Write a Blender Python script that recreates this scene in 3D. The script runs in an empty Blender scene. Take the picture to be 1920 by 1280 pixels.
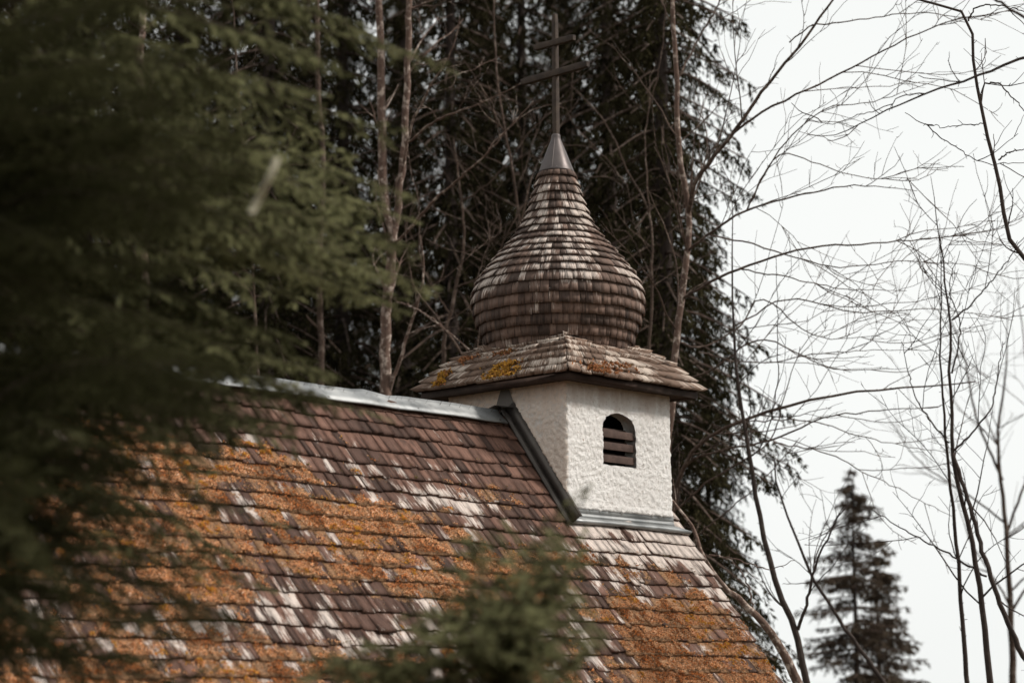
import bpy, math, random
import numpy as np
from mathutils import Vector, noise

SC = bpy.context.scene
# ---------------------------------------------------------------- camera
F = 4532.94
CAMP = np.array([-15.8256, -14.1051, -3.0483])
YAW, PIT, ROL = .8232, .1663, -.0095
fw = np.array([math.sin(YAW)*math.cos(PIT), math.cos(YAW)*math.cos(PIT), math.sin(PIT)])
_r = np.array([math.cos(YAW), -math.sin(YAW), 0.]); _u = np.cross(_r, fw)
rt = _r*math.cos(ROL)+_u*math.sin(ROL); up = -_r*math.sin(ROL)+_u*math.cos(ROL)
cam = bpy.data.cameras.new('camera'); co = bpy.data.objects.new('camera', cam)
SC.collection.objects.link(co); SC.camera = co
from mathutils import Matrix
M = Matrix(((rt[0], up[0], -fw[0], CAMP[0]), (rt[1], up[1], -fw[1], CAMP[1]), (rt[2], up[2], -fw[2], CAMP[2]), (0, 0, 0, 1)))
co.matrix_world = M
cam.sensor_width = 36.; cam.lens = 36.*F/1920.
cam.clip_start = .1; cam.clip_end = 2000
cam.dof.use_dof = True; cam.dof.focus_distance = 21.2; cam.dof.aperture_fstop = 1.25
cam.dof.aperture_blades = 0

# ---------------------------------------------------------------- world: bright overcast sky over a clear-sky model
SUN_EL, SUN_AZ = math.radians(42), math.radians(147)      # azimuth from +Y towards +X
w = bpy.data.worlds.new('World'); SC.world = w; w.use_nodes = True
nt = w.node_tree; nt.nodes.clear()
out = nt.nodes.new('ShaderNodeOutputWorld'); bg = nt.nodes.new('ShaderNodeBackground')
sky = nt.nodes.new('ShaderNodeTexSky'); sky.sky_type = 'NISHITA'; sky.sun_disc = False
sky.sun_elevation = SUN_EL; sky.sun_rotation = SUN_AZ; sky.air_density = 1.; sky.dust_density = 4.
hs = nt.nodes.new('ShaderNodeHueSaturation'); hs.inputs['Saturation'].default_value = .12
mx = nt.nodes.new('ShaderNodeMix'); mx.data_type = 'RGBA'
mx.inputs['Factor'].default_value = .88
tc = nt.nodes.new('ShaderNodeTexCoord'); nz = nt.nodes.new('ShaderNodeTexNoise')
nz.inputs['Scale'].default_value = 2.2; nz.inputs['Detail'].default_value = 4
cr = nt.nodes.new('ShaderNodeValToRGB')
cr.color_ramp.elements[0].position = .3; cr.color_ramp.elements[0].color = (9.4, 9.65, 9.5, 1)
cr.color_ramp.elements[1].position = .7; cr.color_ramp.elements[1].color = (10.3, 10.4, 10.15, 1)
L = nt.links.new
L(tc.outputs['Generated'], nz.inputs['Vector']); L(nz.outputs['Fac'], cr.inputs['Fac'])
L(sky.outputs['Color'], hs.inputs['Color'])
L(hs.outputs['Color'], mx.inputs['A']); L(cr.outputs['Color'], mx.inputs['B'])
L(mx.outputs['Result'], bg.inputs['Color']); bg.inputs['Strength'].default_value = .105
L(bg.outputs['Background'], out.inputs['Surface'])
sl = bpy.data.lights.new('sun', 'SUN'); sl.energy = 4.1; sl.angle = math.radians(8); sl.color = (1., .935, .86)
so = bpy.data.objects.new('sun', sl); SC.collection.objects.link(so)
sd = Vector((math.sin(SUN_AZ)*math.cos(SUN_EL), math.cos(SUN_AZ)*math.cos(SUN_EL), math.sin(SUN_EL)))
so.rotation_euler = sd.to_track_quat('Z', 'Y').to_euler()
SC.view_settings.view_transform = 'Standard'; SC.view_settings.look = 'None'
SC.view_settings.exposure = 0; SC.view_settings.gamma = 1
SC.render.engine = 'CYCLES'; SC.cycles.use_denoising = True; SC.cycles.max_bounces = 6
SC.cycles.sample_clamp_indirect = 4
try: SC.cycles.denoising_prefilter = 'ACCURATE'
except Exception: pass

# ---------------------------------------------------------------- helpers
C = SC.collection


def at(px, py, depth):
    return CAMP + depth*(fw + rt*(px-960)/F + up*(640-py)/F)


def ground_at(px, depth, z):
    p = at(px, 640, depth)
    return np.array([p[0], p[1], z])


class MB:
    """collects vertices and faces, with an optional vector and colour attribute"""
    def __init__(s):
        s.v, s.f, s.a, s.c, s.n = [], [], [], [], 0

    def add(s, v, f, a=None, c=None):
        v = np.asarray(v, float).reshape(-1, 3)
        s.v.append(v); s.f.append((np.asarray(f, int)+s.n, ))
        s.a.append(np.zeros((len(v), 3)) if a is None else np.asarray(a, float).reshape(-1, 3))
        if c is None: cc = np.ones((len(v), 4))
        else:
            cc = np.broadcast_to(np.asarray(c, float), (len(v), 4))
        s.c.append(cc); s.n += len(v)

    def box(s, p0, p1, **k):
        x0, y0, z0 = p0; x1, y1, z1 = p1
        v = [(x0, y0, z0), (x1, y0, z0), (x1, y1, z0), (x0, y1, z0), (x0, y0, z1), (x1, y0, z1), (x1, y1, z1), (x0, y1, z1)]
        s.add(v, BOXF, **k)

    def build(s, name, mat, parent=None, smooth=False, attrs=False):
        me = bpy.data.meshes.new(name)
        V = np.concatenate(s.v); loops, starts, tot = [], [], []
        o = 0
        for (fa,) in s.f:
            k = fa.shape[1]
            loops.append(fa.ravel()); m = len(fa)
            starts.append(o+np.arange(m)*k); tot.append(np.full(m, k)); o += m*k
        loops = np.concatenate(loops); starts = np.concatenate(starts); tot = np.concatenate(tot)
        me.vertices.add(len(V)); me.vertices.foreach_set('co', V.ravel())
        me.loops.add(len(loops)); me.loops.foreach_set('vertex_index', loops.astype(np.int32))
        me.polygons.add(len(starts)); me.polygons.foreach_set('loop_start', starts.astype(np.int32))
        me.polygons.foreach_set('loop_total', tot.astype(np.int32))
        if smooth: me.polygons.foreach_set('use_smooth', np.ones(len(starts), bool))
        me.update(calc_edges=True)
        if attrs:
            a = me.attributes.new('grain', 'FLOAT_VECTOR', 'POINT'); a.data.foreach_set('vector', np.concatenate(s.a).ravel())
            a = me.attributes.new('wear_tone', 'FLOAT_COLOR', 'POINT'); a.data.foreach_set('color', np.concatenate(s.c).ravel())
        for m in (mat if isinstance(mat, (list, tuple)) else [mat]): me.materials.append(m)
        ob = bpy.data.objects.new(name, me); C.objects.link(ob)
        if parent: ob.parent = parent
        return ob


BOXF = [(0, 3, 2, 1), (4, 5, 6, 7), (0, 1, 5, 4), (1, 2, 6, 5), (2, 3, 7, 6), (3, 0, 4, 7)]


def tubes(mb, paths, radii, sides=4):
    """paths (N,K,3), radii (N,K)"""
    P = np.asarray(paths, float); R = np.asarray(radii, float); N, K, _ = P.shape
    if N == 0: return
    T = np.gradient(P, axis=1); T /= np.linalg.norm(T, axis=2, keepdims=True)+1e-9
    ref = np.zeros_like(T[:, :1]); d0 = np.abs(P[:, -1]-P[:, 0]); k = np.argmin(d0, axis=1)
    ref[np.arange(N), 0, k] = 1.
    U = np.cross(T, np.broadcast_to(ref, T.shape)); U /= np.linalg.norm(U, axis=2, keepdims=True)+1e-9
    W = np.cross(T, U)
    an = np.arange(sides)*2*math.pi/sides
    V = P[:, :, None]+R[:, :, None, None]*(U[:, :, None]*np.cos(an)[None, None, :, None]+W[:, :, None]*np.sin(an)[None, None, :, None])
    idx = np.arange(N*K*sides).reshape(N, K, sides)
    a = idx[:, :-1]; b = idx[:, 1:]
    f = np.stack([a, np.roll(a, -1, 2), np.roll(b, -1, 2), b], -1).reshape(-1, 4)
    mb.add(V.reshape(-1, 3), f)


def smooth_path(pts, K):
    """Catmull-Rom through the points, K samples evenly spread"""
    p = np.asarray(pts, float); q = np.vstack([2*p[0]-p[1], p, 2*p[-1]-p[-2]]); o = []
    for i in range(len(p)-1):
        for t in np.linspace(0, 1, 12, endpoint=False):
            a, b, c, d = q[i:i+4]
            o.append(.5*((2*b)+(c-a)*t+(2*a-5*b+4*c-d)*t*t+(-a+3*b-3*c+d)*t**3))
    o.append(p[-1]); o = np.array(o)
    s = np.r_[0, np.cumsum(np.linalg.norm(np.diff(o, axis=0), axis=1))]
    t = np.linspace(0, s[-1], K)
    return np.stack([np.interp(t, s, o[:, i]) for i in range(3)], 1)


def empty(name, loc=(0, 0, 0)):
    o = bpy.data.objects.new(name, None); C.objects.link(o); o.location = loc; o.empty_display_size = .2
    return o


def tag(o, label, cat, group=None, kind=None):
    if label: o['label'] = label
    if cat: o['category'] = cat
    if group: o['group'] = group
    if kind: o['kind'] = kind
    return o


# ---------------------------------------------------------------- materials
class NT:
    def __init__(s, name):
        s.m = bpy.data.materials.new(name); s.m.use_nodes = True; s.t = s.m.node_tree
        s.b = s.t.nodes['Principled BSDF']; s.o = s.t.nodes['Material Output']
        s.b.inputs['Specular IOR Level'].default_value = .25

    def n(s, typ, **k):
        x = s.t.nodes.new(typ)
        for a, v in k.items():
            if a in x.inputs.keys(): x.inputs[a].default_value = v
            else: setattr(x, a, v)
        return x

    def l(s, a, b): s.t.links.new(a, b)

    def ramp(s, fac, *st):
        r = s.n('ShaderNodeValToRGB'); e = r.color_ramp.elements
        while len(e) < len(st): e.new(.5)
        for el, (p, c) in zip(e, st): el.position = p; el.color = c if len(c) == 4 else (*c, 1)
        s.l(fac, r.inputs['Fac']); return r.outputs['Color']

    def noise(s, vec, scale, detail=4, rough=.6, dist=0):
        x = s.n('ShaderNodeTexNoise'); x.inputs['Scale'].default_value = scale; x.inputs['Detail'].default_value = detail
        x.inputs['Roughness'].default_value = rough; x.inputs['Distortion'].default_value = dist
        if vec is not None: s.l(vec, x.inputs['Vector'])
        return x.outputs['Fac']

    def math(s, op, a, b=None, clamp=False):
        x = s.n('ShaderNodeMath', operation=op, use_clamp=clamp)
        for i, v in enumerate((a, b)):
            if v is None: continue
            if isinstance(v, (int, float)): x.inputs[i].default_value = v
            else: s.l(v, x.inputs[i])
        return x.outputs[0]

    def mix(s, f, a, b, typ='MIX'):
        x = s.n('ShaderNodeMix', data_type='RGBA', blend_type=typ)
        for i, v in (('Factor', f), ('A', a), ('B', b)):
            sock = x.inputs[0] if i == 'Factor' else [q for q in x.inputs if q.name == i and q.type == 'RGBA'][0]
            if isinstance(v, (int, float)): sock.default_value = v
            elif isinstance(v, tuple): sock.default_value = (*v, 1) if len(v) == 3 else v
            else: s.l(v, sock)
        return [q for q in x.outputs if q.type == 'RGBA'][0]

    def scale(s, vec, sc):
        x = s.n('ShaderNodeVectorMath', operation='MULTIPLY'); s.l(vec, x.inputs[0]); x.inputs[1].default_value = sc
        return x.outputs[0]

    def bump(s, h, strength, dist):
        x = s.n('ShaderNodeBump'); x.inputs['Strength'].default_value = strength; x.inputs['Distance'].default_value = dist
        s.l(h, x.inputs['Height']); s.l(x.outputs[0], s.b.inputs['Normal'])

    def obj(s): return s.n('ShaderNodeTexCoord').outputs['Object']


def shingle_mat(name, fresh, dark, pale, mosscol=None):
    """weathered split wood: grain attribute = (across, along, random), wear = (moss, paleness, random, grime)"""
    m = NT(name)
    g = m.n('ShaderNodeAttribute', attribute_name='grain').outputs['Vector']
    wc = m.n('ShaderNodeAttribute', attribute_name='wear_tone').outputs['Color']
    sep = m.n('ShaderNodeSeparateColor'); m.l(wc, sep.inputs[0])
    moss, pale_a, rnd = sep.outputs[0], sep.outputs[1], sep.outputs[2]
    fine = m.noise(m.scale(g, (110, 6, 60)), 1, 4, .75)
    mid = m.noise(m.scale(g, (38, 5, 60)), 1, 4, .65)
    big = m.noise(m.scale(g, (7, 4, 60)), 1, 3)
    wood = m.ramp(m.math('ADD', m.math('MULTIPLY', fine, .6), m.math('MULTIPLY', rnd, .5)), (.18, dark), (.62, fresh), (.95, tuple(min(1, c*1.5) for c in fresh)))
    # pale lichen/grey streaks
    st = m.math('ADD', m.math('MULTIPLY', mid, .62), m.math('MULTIPLY', fine, .68))
    st = m.math('ADD', st, m.math('MULTIPLY', m.math('SUBTRACT', pale_a, .5), .80))
    st = m.math('ADD', st, m.math('MULTIPLY', m.math('SUBTRACT', rnd, .5), .26))
    pf = m.n('ShaderNodeMapRange', clamp=True); m.l(st, pf.inputs[0]); pf.inputs[1].default_value = .71; pf.inputs[2].default_value = .80
    col = m.mix(pf.outputs[0], wood, m.ramp(fine, (.3, tuple(c*.55 for c in pale)), (.75, pale)))
    # dark damp stains
    ds = m.n('ShaderNodeMapRange', clamp=True); m.l(big, ds.inputs[0]); ds.inputs[1].default_value = .58; ds.inputs[2].default_value = .72
    col = m.mix(m.math('MULTIPLY', ds.outputs[0], .7), col, dark)
    ck = m.n('ShaderNodeMapRange', clamp=True); m.l(m.noise(m.scale(g, (105, 3.5, 60)), 1, 3, .8), ck.inputs[0]); ck.inputs[1].default_value = .36; ck.inputs[2].default_value = .44; ck.inputs[3].default_value = .85; ck.inputs[4].default_value = 0
    col = m.mix(ck.outputs[0], col, dark)
    if mosscol:
        o = m.obj()
        mn = m.noise(o, 26, 5, .7); mf = m.math('ADD', moss, m.math('MULTIPLY', m.math('SUBTRACT', mn, .5), .9))
        mr = m.n('ShaderNodeMapRange', clamp=True); m.l(mf, mr.inputs[0]); mr.inputs[1].default_value = .46; mr.inputs[2].default_value = .6
        mc = m.ramp(m.noise(o, 75, 5, .8), (.34, tuple(c*.22 for c in mosscol)), (.52, tuple(c*.8 for c in mosscol)), (.66, tuple(c*1.6 for c in mosscol)))
        col = m.mix(mr.outputs[0], col, mc); mossy = m.math('MULTIPLY', mr.outputs[0], m.noise(o, 60, 5, .8))
    m.l(col, m.b.inputs['Base Color']); m.b.inputs['Roughness'].default_value = .82
    m.bump(m.math('ADD', m.math('MULTIPLY', mossy, 3.), m.math('ADD', fine, m.math('MULTIPLY', mid, .8))), .7, .007)
    return m.m


def simple(name, c0, c1, scale=8, rough=.8, bump=0., bscale=40, metal=0, detail=5):
    m = NT(name); o = m.obj()
    n_ = m.noise(o, scale, detail, .65)
    m.l(m.ramp(n_, (.3, c0), (.7, c1)), m.b.inputs['Base Color'])
    m.b.inputs['Roughness'].default_value = rough; m.b.inputs['Metallic'].default_value = metal
    if bump: m.bump(m.noise(o, bscale, 4, .7), bump, .01)
    return m.m


def metal_mat(name, c0, c1):
    m = NT(name); o = m.obj()
    n_ = m.noise(o, 3.5, 5, .6); base = m.ramp(n_, (.35, c0), (.65, c1))
    sp = m.noise(m.scale(o, (1, 1, 2.5)), 70, 3, .7)
    s_ = m.n('ShaderNodeMapRange', clamp=True); m.l(sp, s_.inputs[0]); s_.inputs[1].default_value = .66; s_.inputs[2].default_value = .72
    pt = m.noise(o, 4, 2); p_ = m.n('ShaderNodeMapRange', clamp=True); m.l(pt, p_.inputs[0]); p_.inputs[1].default_value = .5; p_.inputs[2].default_value = .62
    col = m.mix(m.math('MULTIPLY', s_.outputs[0], p_.outputs[0]), base, (.62, .62, .6))
    gr = m.n('ShaderNodeMapRange', clamp=True); m.l(m.noise(o, 9, 5, .7), gr.inputs[0]); gr.inputs[1].default_value = .55; gr.inputs[2].default_value = .75
    col = m.mix(m.math('MULTIPLY', gr.outputs[0], .45), col, (.09, .075, .065))
    m.l(col, m.b.inputs['Base Color']); m.b.inputs['Metallic'].default_value = .55
    m.l(m.ramp(n_, (.3, (.38,)*3), (.7, (.6,)*3)), m.b.inputs['Roughness'])
    m.bump(m.noise(o, 5, 3), .25, .02)
    return m.m


def stucco_mat():
    m = NT('rough_lime_render'); o = m.obj()
    v = m.n('ShaderNodeTexVoronoi'); v.inputs['Scale'].default_value = 60; m.l(o, v.inputs['Vector'])
    n1 = m.noise(o, 45, 6, .7, .6); n2 = m.noise(o, 2.2, 5, .6); n3 = m.noise(o, 120, 4, .7)
    col = m.ramp(n2, (.3, (.75, .725, .70)), (.7, (.84, .825, .805)))
    pit = m.n('ShaderNodeMapRange', clamp=True); m.l(m.noise(o, 34, 5, .75, .9), pit.inputs[0]); pit.inputs[1].default_value = .60; pit.inputs[2].default_value = .66
    col = m.mix(m.math('MULTIPLY', pit.outputs[0], .8), col, (.30, .22, .17))
    # brown dirt washed down under the eaves and hugging the foot
    sp = m.n('ShaderNodeSeparateXYZ'); m.l(o, sp.inputs[0])
    top = m.n('ShaderNodeMapRange', clamp=True); m.l(m.math('ADD', sp.outputs[2], m.math('ADD', m.math('MULTIPLY', n1, .12), m.math('MULTIPLY', m.math('SUBTRACT', m.noise(m.scale(o, (9, 9, 1.2)), 1, 4), .5), .35))), top.inputs[0])
    top.inputs[1].default_value = -.16; top.inputs[2].default_value = .06
    col = m.mix(m.math('MULTIPLY', top.outputs[0], .75), col, (.42, .30, .235))
    wx = m.n('ShaderNodeMapRange', clamp=True); m.l(m.math('ADD', sp.outputs[0], m.math('MULTIPLY', n1, .05)), wx.inputs[0])
    wx.inputs[1].default_value = -.655; wx.inputs[2].default_value = -.675; wx.inputs[3].default_value = 0; wx.inputs[4].default_value = 1
    col = m.mix(m.math('MULTIPLY', wx.outputs[0], m.math('ADD', .2, m.math('MULTIPLY', n2, .7))), col, (.84, .64, .49))      # warm fill light put into the colour of the left wall
    m.l(col, m.b.inputs['Base Color']); m.b.inputs['Roughness'].default_value = .95
    h = m.math('ADD', m.math('MULTIPLY', n1, 1.), m.math('MULTIPLY', n3, .35))
    m.bump(h, 1., .03)
    return m.m


def bark_mat(name, c0, c1, spot, spots=.5):
    m = NT(name); o = m.obj()
    n1 = m.noise(m.scale(o, (1, 1, .35)), 16, 5, .7)
    col = m.ramp(n1, (.3, c0), (.7, c1))
    n2 = m.noise(o, 11, 5, .75); s_ = m.n('ShaderNodeMapRange', clamp=True); m.l(n2, s_.inputs[0]); s_.inputs[1].default_value = .52; s_.inputs[2].default_value = .62
    col = m.mix(m.math('MULTIPLY', s_.outputs[0], spots), col, spot)
    m.l(col, m.b.inputs['Base Color']); m.b.inputs['Roughness'].default_value = .9
    m.bump(n1, .6, .02); return m.m


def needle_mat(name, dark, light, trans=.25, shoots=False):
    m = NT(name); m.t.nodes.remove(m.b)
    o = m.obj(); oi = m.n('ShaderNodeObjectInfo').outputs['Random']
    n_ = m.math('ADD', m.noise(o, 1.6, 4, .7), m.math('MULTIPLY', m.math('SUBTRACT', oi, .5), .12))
    if shoots:      # random tone per twig, scaled by the light and shade put into each bough
        sp = m.n('ShaderNodeSeparateColor'); m.l(m.n('ShaderNodeAttribute', attribute_name='wear_tone').outputs['Color'], sp.inputs[0])
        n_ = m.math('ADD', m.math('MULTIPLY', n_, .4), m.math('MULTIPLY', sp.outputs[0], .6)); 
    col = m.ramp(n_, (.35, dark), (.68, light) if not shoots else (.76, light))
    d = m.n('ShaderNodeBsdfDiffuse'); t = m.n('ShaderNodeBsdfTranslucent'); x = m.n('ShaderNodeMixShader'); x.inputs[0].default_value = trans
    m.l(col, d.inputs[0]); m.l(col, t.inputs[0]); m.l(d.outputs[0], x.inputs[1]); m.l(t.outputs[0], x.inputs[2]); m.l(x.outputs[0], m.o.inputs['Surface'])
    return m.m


def moss_mat(name):
    m = NT(name); c = m.n('ShaderNodeAttribute', attribute_name='wear_tone').outputs['Color']
    m.l(c, m.b.inputs['Base Color']); m.b.inputs['Roughness'].default_value = 1; m.b.inputs['Specular IOR Level'].default_value = .05
    return m.m


MOSSC = (.30, .165, .085)
m_roof = shingle_mat('weathered_roof_shingle', (.116, .061, .044), (.016, .010, .008), (.62, .53, .475), MOSSC)
m_dome = shingle_mat('weathered_dome_shingle', (.135, .088, .069), (.017, .012, .010), (.56, .475, .42), MOSSC)
m_pyr = shingle_mat('weathered_skirt_shingle', (.17, .11, .08), (.022, .015, .011), (.56, .47, .40), MOSSC)
m_moss = moss_mat('moss_tuft')
m_zinc = metal_mat('dull_zinc_sheet', (.17, .178, .182), (.31, .318, .318))
m_zincd = metal_mat('shade_dark_sheet_metal', (.055, .046, .041), (.10, .088, .08))  # darker sheet metal: shade on the turret's left wall put into its colour
m_cone = metal_mat('brown_patinated_metal', (.065, .055, .054), (.10, .086, .083))
m_stucco = stucco_mat()
m_darkwood = simple('dark_stained_wood', (.022, .013, .010), (.055, .034, .026), 12, .8, .4, 60)
m_louvre = simple('brown_louvre_wood', (.036, .022, .018), (.09, .058, .047), 14, .8, .5, 70)
m_cross = simple('weathered_cross_wood', (.016, .011, .009), (.06, .042, .030), 9, .75, .4, 50)
m_void = simple('dark_belfry_interior', (.012, .009, .008), (.02, .015, .012), 3)
m_bark_pale = bark_mat('pale_blotched_bark', (.055, .034, .026), (.14, .09, .07), (.42, .35, .30), .85)
m_bark = bark_mat('brown_bark', (.028, .018, .014), (.085, .055, .04), (.24, .19, .16), .5)
m_bark_dk = bark_mat('dark_bark', (.022, .016, .014), (.05, .036, .03), (.10, .08, .07), .3)
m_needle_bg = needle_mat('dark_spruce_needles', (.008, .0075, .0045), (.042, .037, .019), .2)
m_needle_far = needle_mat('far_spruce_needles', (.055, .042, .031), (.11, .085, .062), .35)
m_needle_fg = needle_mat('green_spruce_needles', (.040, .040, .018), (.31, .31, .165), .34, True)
m_deadtwig = simple('pale_dead_twig', (.38, .35, .26), (.55, .51, .40), 9)
m_ground = simple('forest_floor', (.05, .035, .02), (.13, .10, .05), 1.5, 1, .8, 12)

rng = np.random.default_rng(7)
random.seed(7)


def fbm(x, y, z=0., o=4):
    return noise.fractal(Vector((x, y, z)), 1., 2., o)      # about -1..1


def sst(a, b, x):
    t = min(1, max(0, (x-a)/(b-a))); return t*t*(3-2*t)


# ---------------------------------------------------------------- ground
def ground():
    n = 90; xs = np.sign(np.linspace(-1, 1, n))*np.abs(np.linspace(-1, 1, n))**2.2*420
    V = []
    for y in xs:
        for x in xs:
            d = math.hypot(x, y); cd = math.hypot(x-CAMP[0], y-CAMP[1])
            z = -6.15 + 1.45*math.exp(-(cd/9)**2) + .25*fbm(x*.07, y*.07)*sst(5, 14, d)
            V.append((x, y, z))
    i = np.arange(n*n).reshape(n, n)
    f = np.stack([i[:-1, :-1], i[:-1, 1:], i[1:, 1:], i[1:, :-1]], -1).reshape(-1, 4)
    mb = MB(); mb.add(V, f)
    o = mb.build('ground', m_ground, smooth=True); tag(o, None, None, kind='structure')


ground()

# ---------------------------------------------------------------- chapel
RZ, PT = -.2116, .9435
TP, SP, CP = math.tan(PT), math.sin(PT), math.cos(PT)
X0, X1 = -9.6, .855
HW = .70
SE = 4.35
EXPO = .1535
chapel = empty('chapel', (-4.4, 0, -6.15))
tag(chapel, 'small white chapel with mossy wooden shingle roof, onion domed turret and double cross', 'chapel')


def child(o, p):
    """parent without moving (p may sit away from the origin)"""
    o.parent = p
    off = Vector((0, 0, 0)); q = p
    while q: off += q.location; q = q.parent
    o.location = o.location-off
    return o


def moss_amount(x, s):
    edge = np.interp(x, [-9, -5, -3.6, -3.3, -2.1, -1.9, -.8, -.5, .3, .9], [.45, .55, .68, 1.02, 1.15, 1.4, 1.5, 1.55, 1.62, 2.1])
    m = sst(-.10, .28, s-edge)
    g = math.exp(-(((x+3.6)/1.25)**2+((s-2.42)/.30)**2)); m *= 1-.85*min(1, g*1.3)
    g = math.exp(-(((x+1.3)/.6)**2+((s-2.3)/.45)**2)); m *= 1-.6*min(1, g*1.3)
    g = math.exp(-(((x+3.0)/.9)**2+((s-2.95)/.16)**2)); m *= 1-.5*g
    n_ = fbm(x*1.1+3, s*2.4, 2.1, 4)*.55+fbm(x*4, s*5.5, 7.7, 3)*.38
    v = m*(.72)+n_*(.38+.52*m)
    v += .42*math.exp(-(((x+2.75)/.35)**2+((s-.88)/.10)**2))+.35*math.exp(-(((x+1.45)/.3)**2+((s-1.0)/.16)**2))
    return v


def cell(x, s):
    k = math.floor((s-.152)/EXPO); c = math.floor(x/.13+k*.37)
    h = noise.cell(Vector((c+.5, k+.5, .5))); return (h-.5)*.36+.15


def pale_amount(x, s):
    v = .235+.20*sst(.45, .95, s)*1.+.22*fbm(x*.9, s*1.3, 11)+.42*fbm(x*7, s*4, 4)
    v -= .16*(1-sst(.35, .75, s))
    if x > -1.5: v -= .28*sst(-1.45, -1.05, x)*(1-sst(-.78, -.70, x))*(1-sst(1.2, 1.6, s))
    if x > -.7: v += .42*(1-sst(1.45, 1.75, s))
    if x > .35: v += .22*sst(.35, .6, x-.0)
    v += .15*math.exp(-(((x+3.6)/1.3)**2+((s-2.4)/.35)**2))
    return v


def roof_pt(x, s, h, side):      # side -1: camera side
    # gentle sag and waviness of an old roof
    y = s*CP; z = RZ-s*SP
    wv = .018*math.sin(x*1.3+1)+.012*math.sin(x*3.1+s*2)
    h = h+wv*min(1, s)*.6-.02
    return (x, side*(y+h*SP), z+h*CP)


def roof_side(mb, side, seed):
    R = random.Random(seed)
    k = 0; s_b = .152
    while s_b < SE+.01:
        x = X0+R.uniform(-.05, 0); jr = R.uniform(-.006, .006)
        while x < X1-.02:
            wd = R.choice([.06, .075, .09, .10, .115, .13, .15])*R.uniform(.88, 1.12)
            xe = min(x+wd, X1+R.uniform(-.006, .012))
            if X1-xe < .05: xe = X1+R.uniform(-.006, .012)
            if side < 0: pass
            th = R.uniform(.017, .026); lift = R.uniform(.012, .024); tw = R.uniform(-.004, .004)
            js = R.uniform(-.011, .011)+jr; r = R.random()
            if R.random() < .035: js += R.uniform(-.035, .045); lift += R.uniform(0, .02)
            if R.random() < .06: tw *= 3.5
            gap = R.uniform(.001, .004)
            wob = .012*math.sin(x*2.2+k*1.9)
            sb = s_b+js+wob; ss = [sb-.26, sb-EXPO-.01, sb-EXPO*.66, sb-EXPO*.33, sb]
            sk = R.uniform(-.006, .006)
            nx = 2 if xe-x < .12 else 3
            xs = np.linspace(x+gap, xe-gap, nx+1)
            V, A, Cc = [], [], []
            ox, oy = R.uniform(0, 9), R.uniform(0, 9)
            for j, s_ in enumerate(ss):
                t = (s_-ss[0])/(ss[-1]-ss[0])
                for i, xx in enumerate(xs):
                    e = R.uniform(-.004, .004) if j == 4 else 0
                    hh = (.002+t*(lift+th)+tw*(i/nx-.5)*2*t)*min(1, max(.1, s_/.3))
                    V.append(roof_pt(xx+sk*t, max(.03, s_+e), hh, side))
                    A.append((xx+ox, s_+oy, r*7)); mo = moss_amount(xx, s_)+cell((x+xe)/2, sb-.05) if side < 0 else .35+.4*fbm(xx, s_, 3)
                    Cc.append((mo, pale_amount(xx, s_), r, 1))
            n0 = len(V)
            for i, xx in enumerate(xs):           # butt lower edge
                V.append(roof_pt(xx+sk, ss[-1]-.002, (.002+lift*.8)*min(1, sb/.3), side)); A.append((xx+ox, ss[-1]+.02+oy, r*7)); Cc.append((Cc[4*(nx+1)+i][0]-.1, .05, r*.4, 1))
            for i, xx in enumerate((xs[0], xs[-1])):
                V.append(roof_pt(xx, ss[0], -.01, side)); A.append((xx+ox, ss[0]+oy, r)); Cc.append((0, .1, r*.5, 1))
            f = []
            for j in range(4):
                for i in range(nx):
                    a = j*(nx+1)+i; f.append((a, a+1, a+nx+2, a+nx+1))
            for i in range(nx):
                a = 4*(nx+1)+i; f.append((a, a+1, n0+i+1, n0+i))
            q = n0+nx+1
            # sides
            for e, cidx, low, upv in ((0, 0, n0, q), (1, nx, n0+nx, q+1)):
                f.append((cidx, 2*(nx+1)+cidx, low, upv)); f.append((2*(nx+1)+cidx, 4*(nx+1)+cidx, low, low) if False else (2*(nx+1)+cidx, 3*(nx+1)+cidx, 4*(nx+1)+cidx, low))
            V = np.array(V)
            if side < 0: f = [tuple(reversed(p)) for p in f]
            # leave the turret footprint open only where it is wholly inside
            if not (x > -HW+.03 and xe < HW-.03 and sb < 1.24):
                mb.add(V, f, A, Cc)
            x = xe
        s_b += EXPO*R.uniform(.985, 1.015); k += 1


mb = MB(); roof_side(mb, -1, 5); roof_side(mb, 1, 6)
# boarding under the shingles
for sd_ in (-1, 1):
    V = [roof_pt(x, s, h, sd_) for h in (-.012, -.05) for (x, s) in ((X0, 0), (X1-.03, 0), (X1-.03, SE-.05), (X0, SE-.05))]
    mb.add(V, BOXF, c=(0, .1, .2, 1))
roof = mb.build('roof', m_roof, None, attrs=True); child(roof, chapel)

# verge board + rafter ends
vb = MB()
for sd_ in (-1, 1):
    V = [roof_pt(x, s, h, sd_) for (x, h) in ((X1-.06, -.05), (X1-.02, -.05), (X1-.02, -.19), (X1-.06, -.19)) for s in (.02, SE-.08)]
    vb.add(V, [(0, 2, 3, 1), (2, 4, 5, 3), (4, 6, 7, 5), (6, 0, 1, 7), (0, 6, 4, 2), (1, 3, 5, 7)])
child(vb.build('verge_board', m_darkwood), roof)

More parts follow.
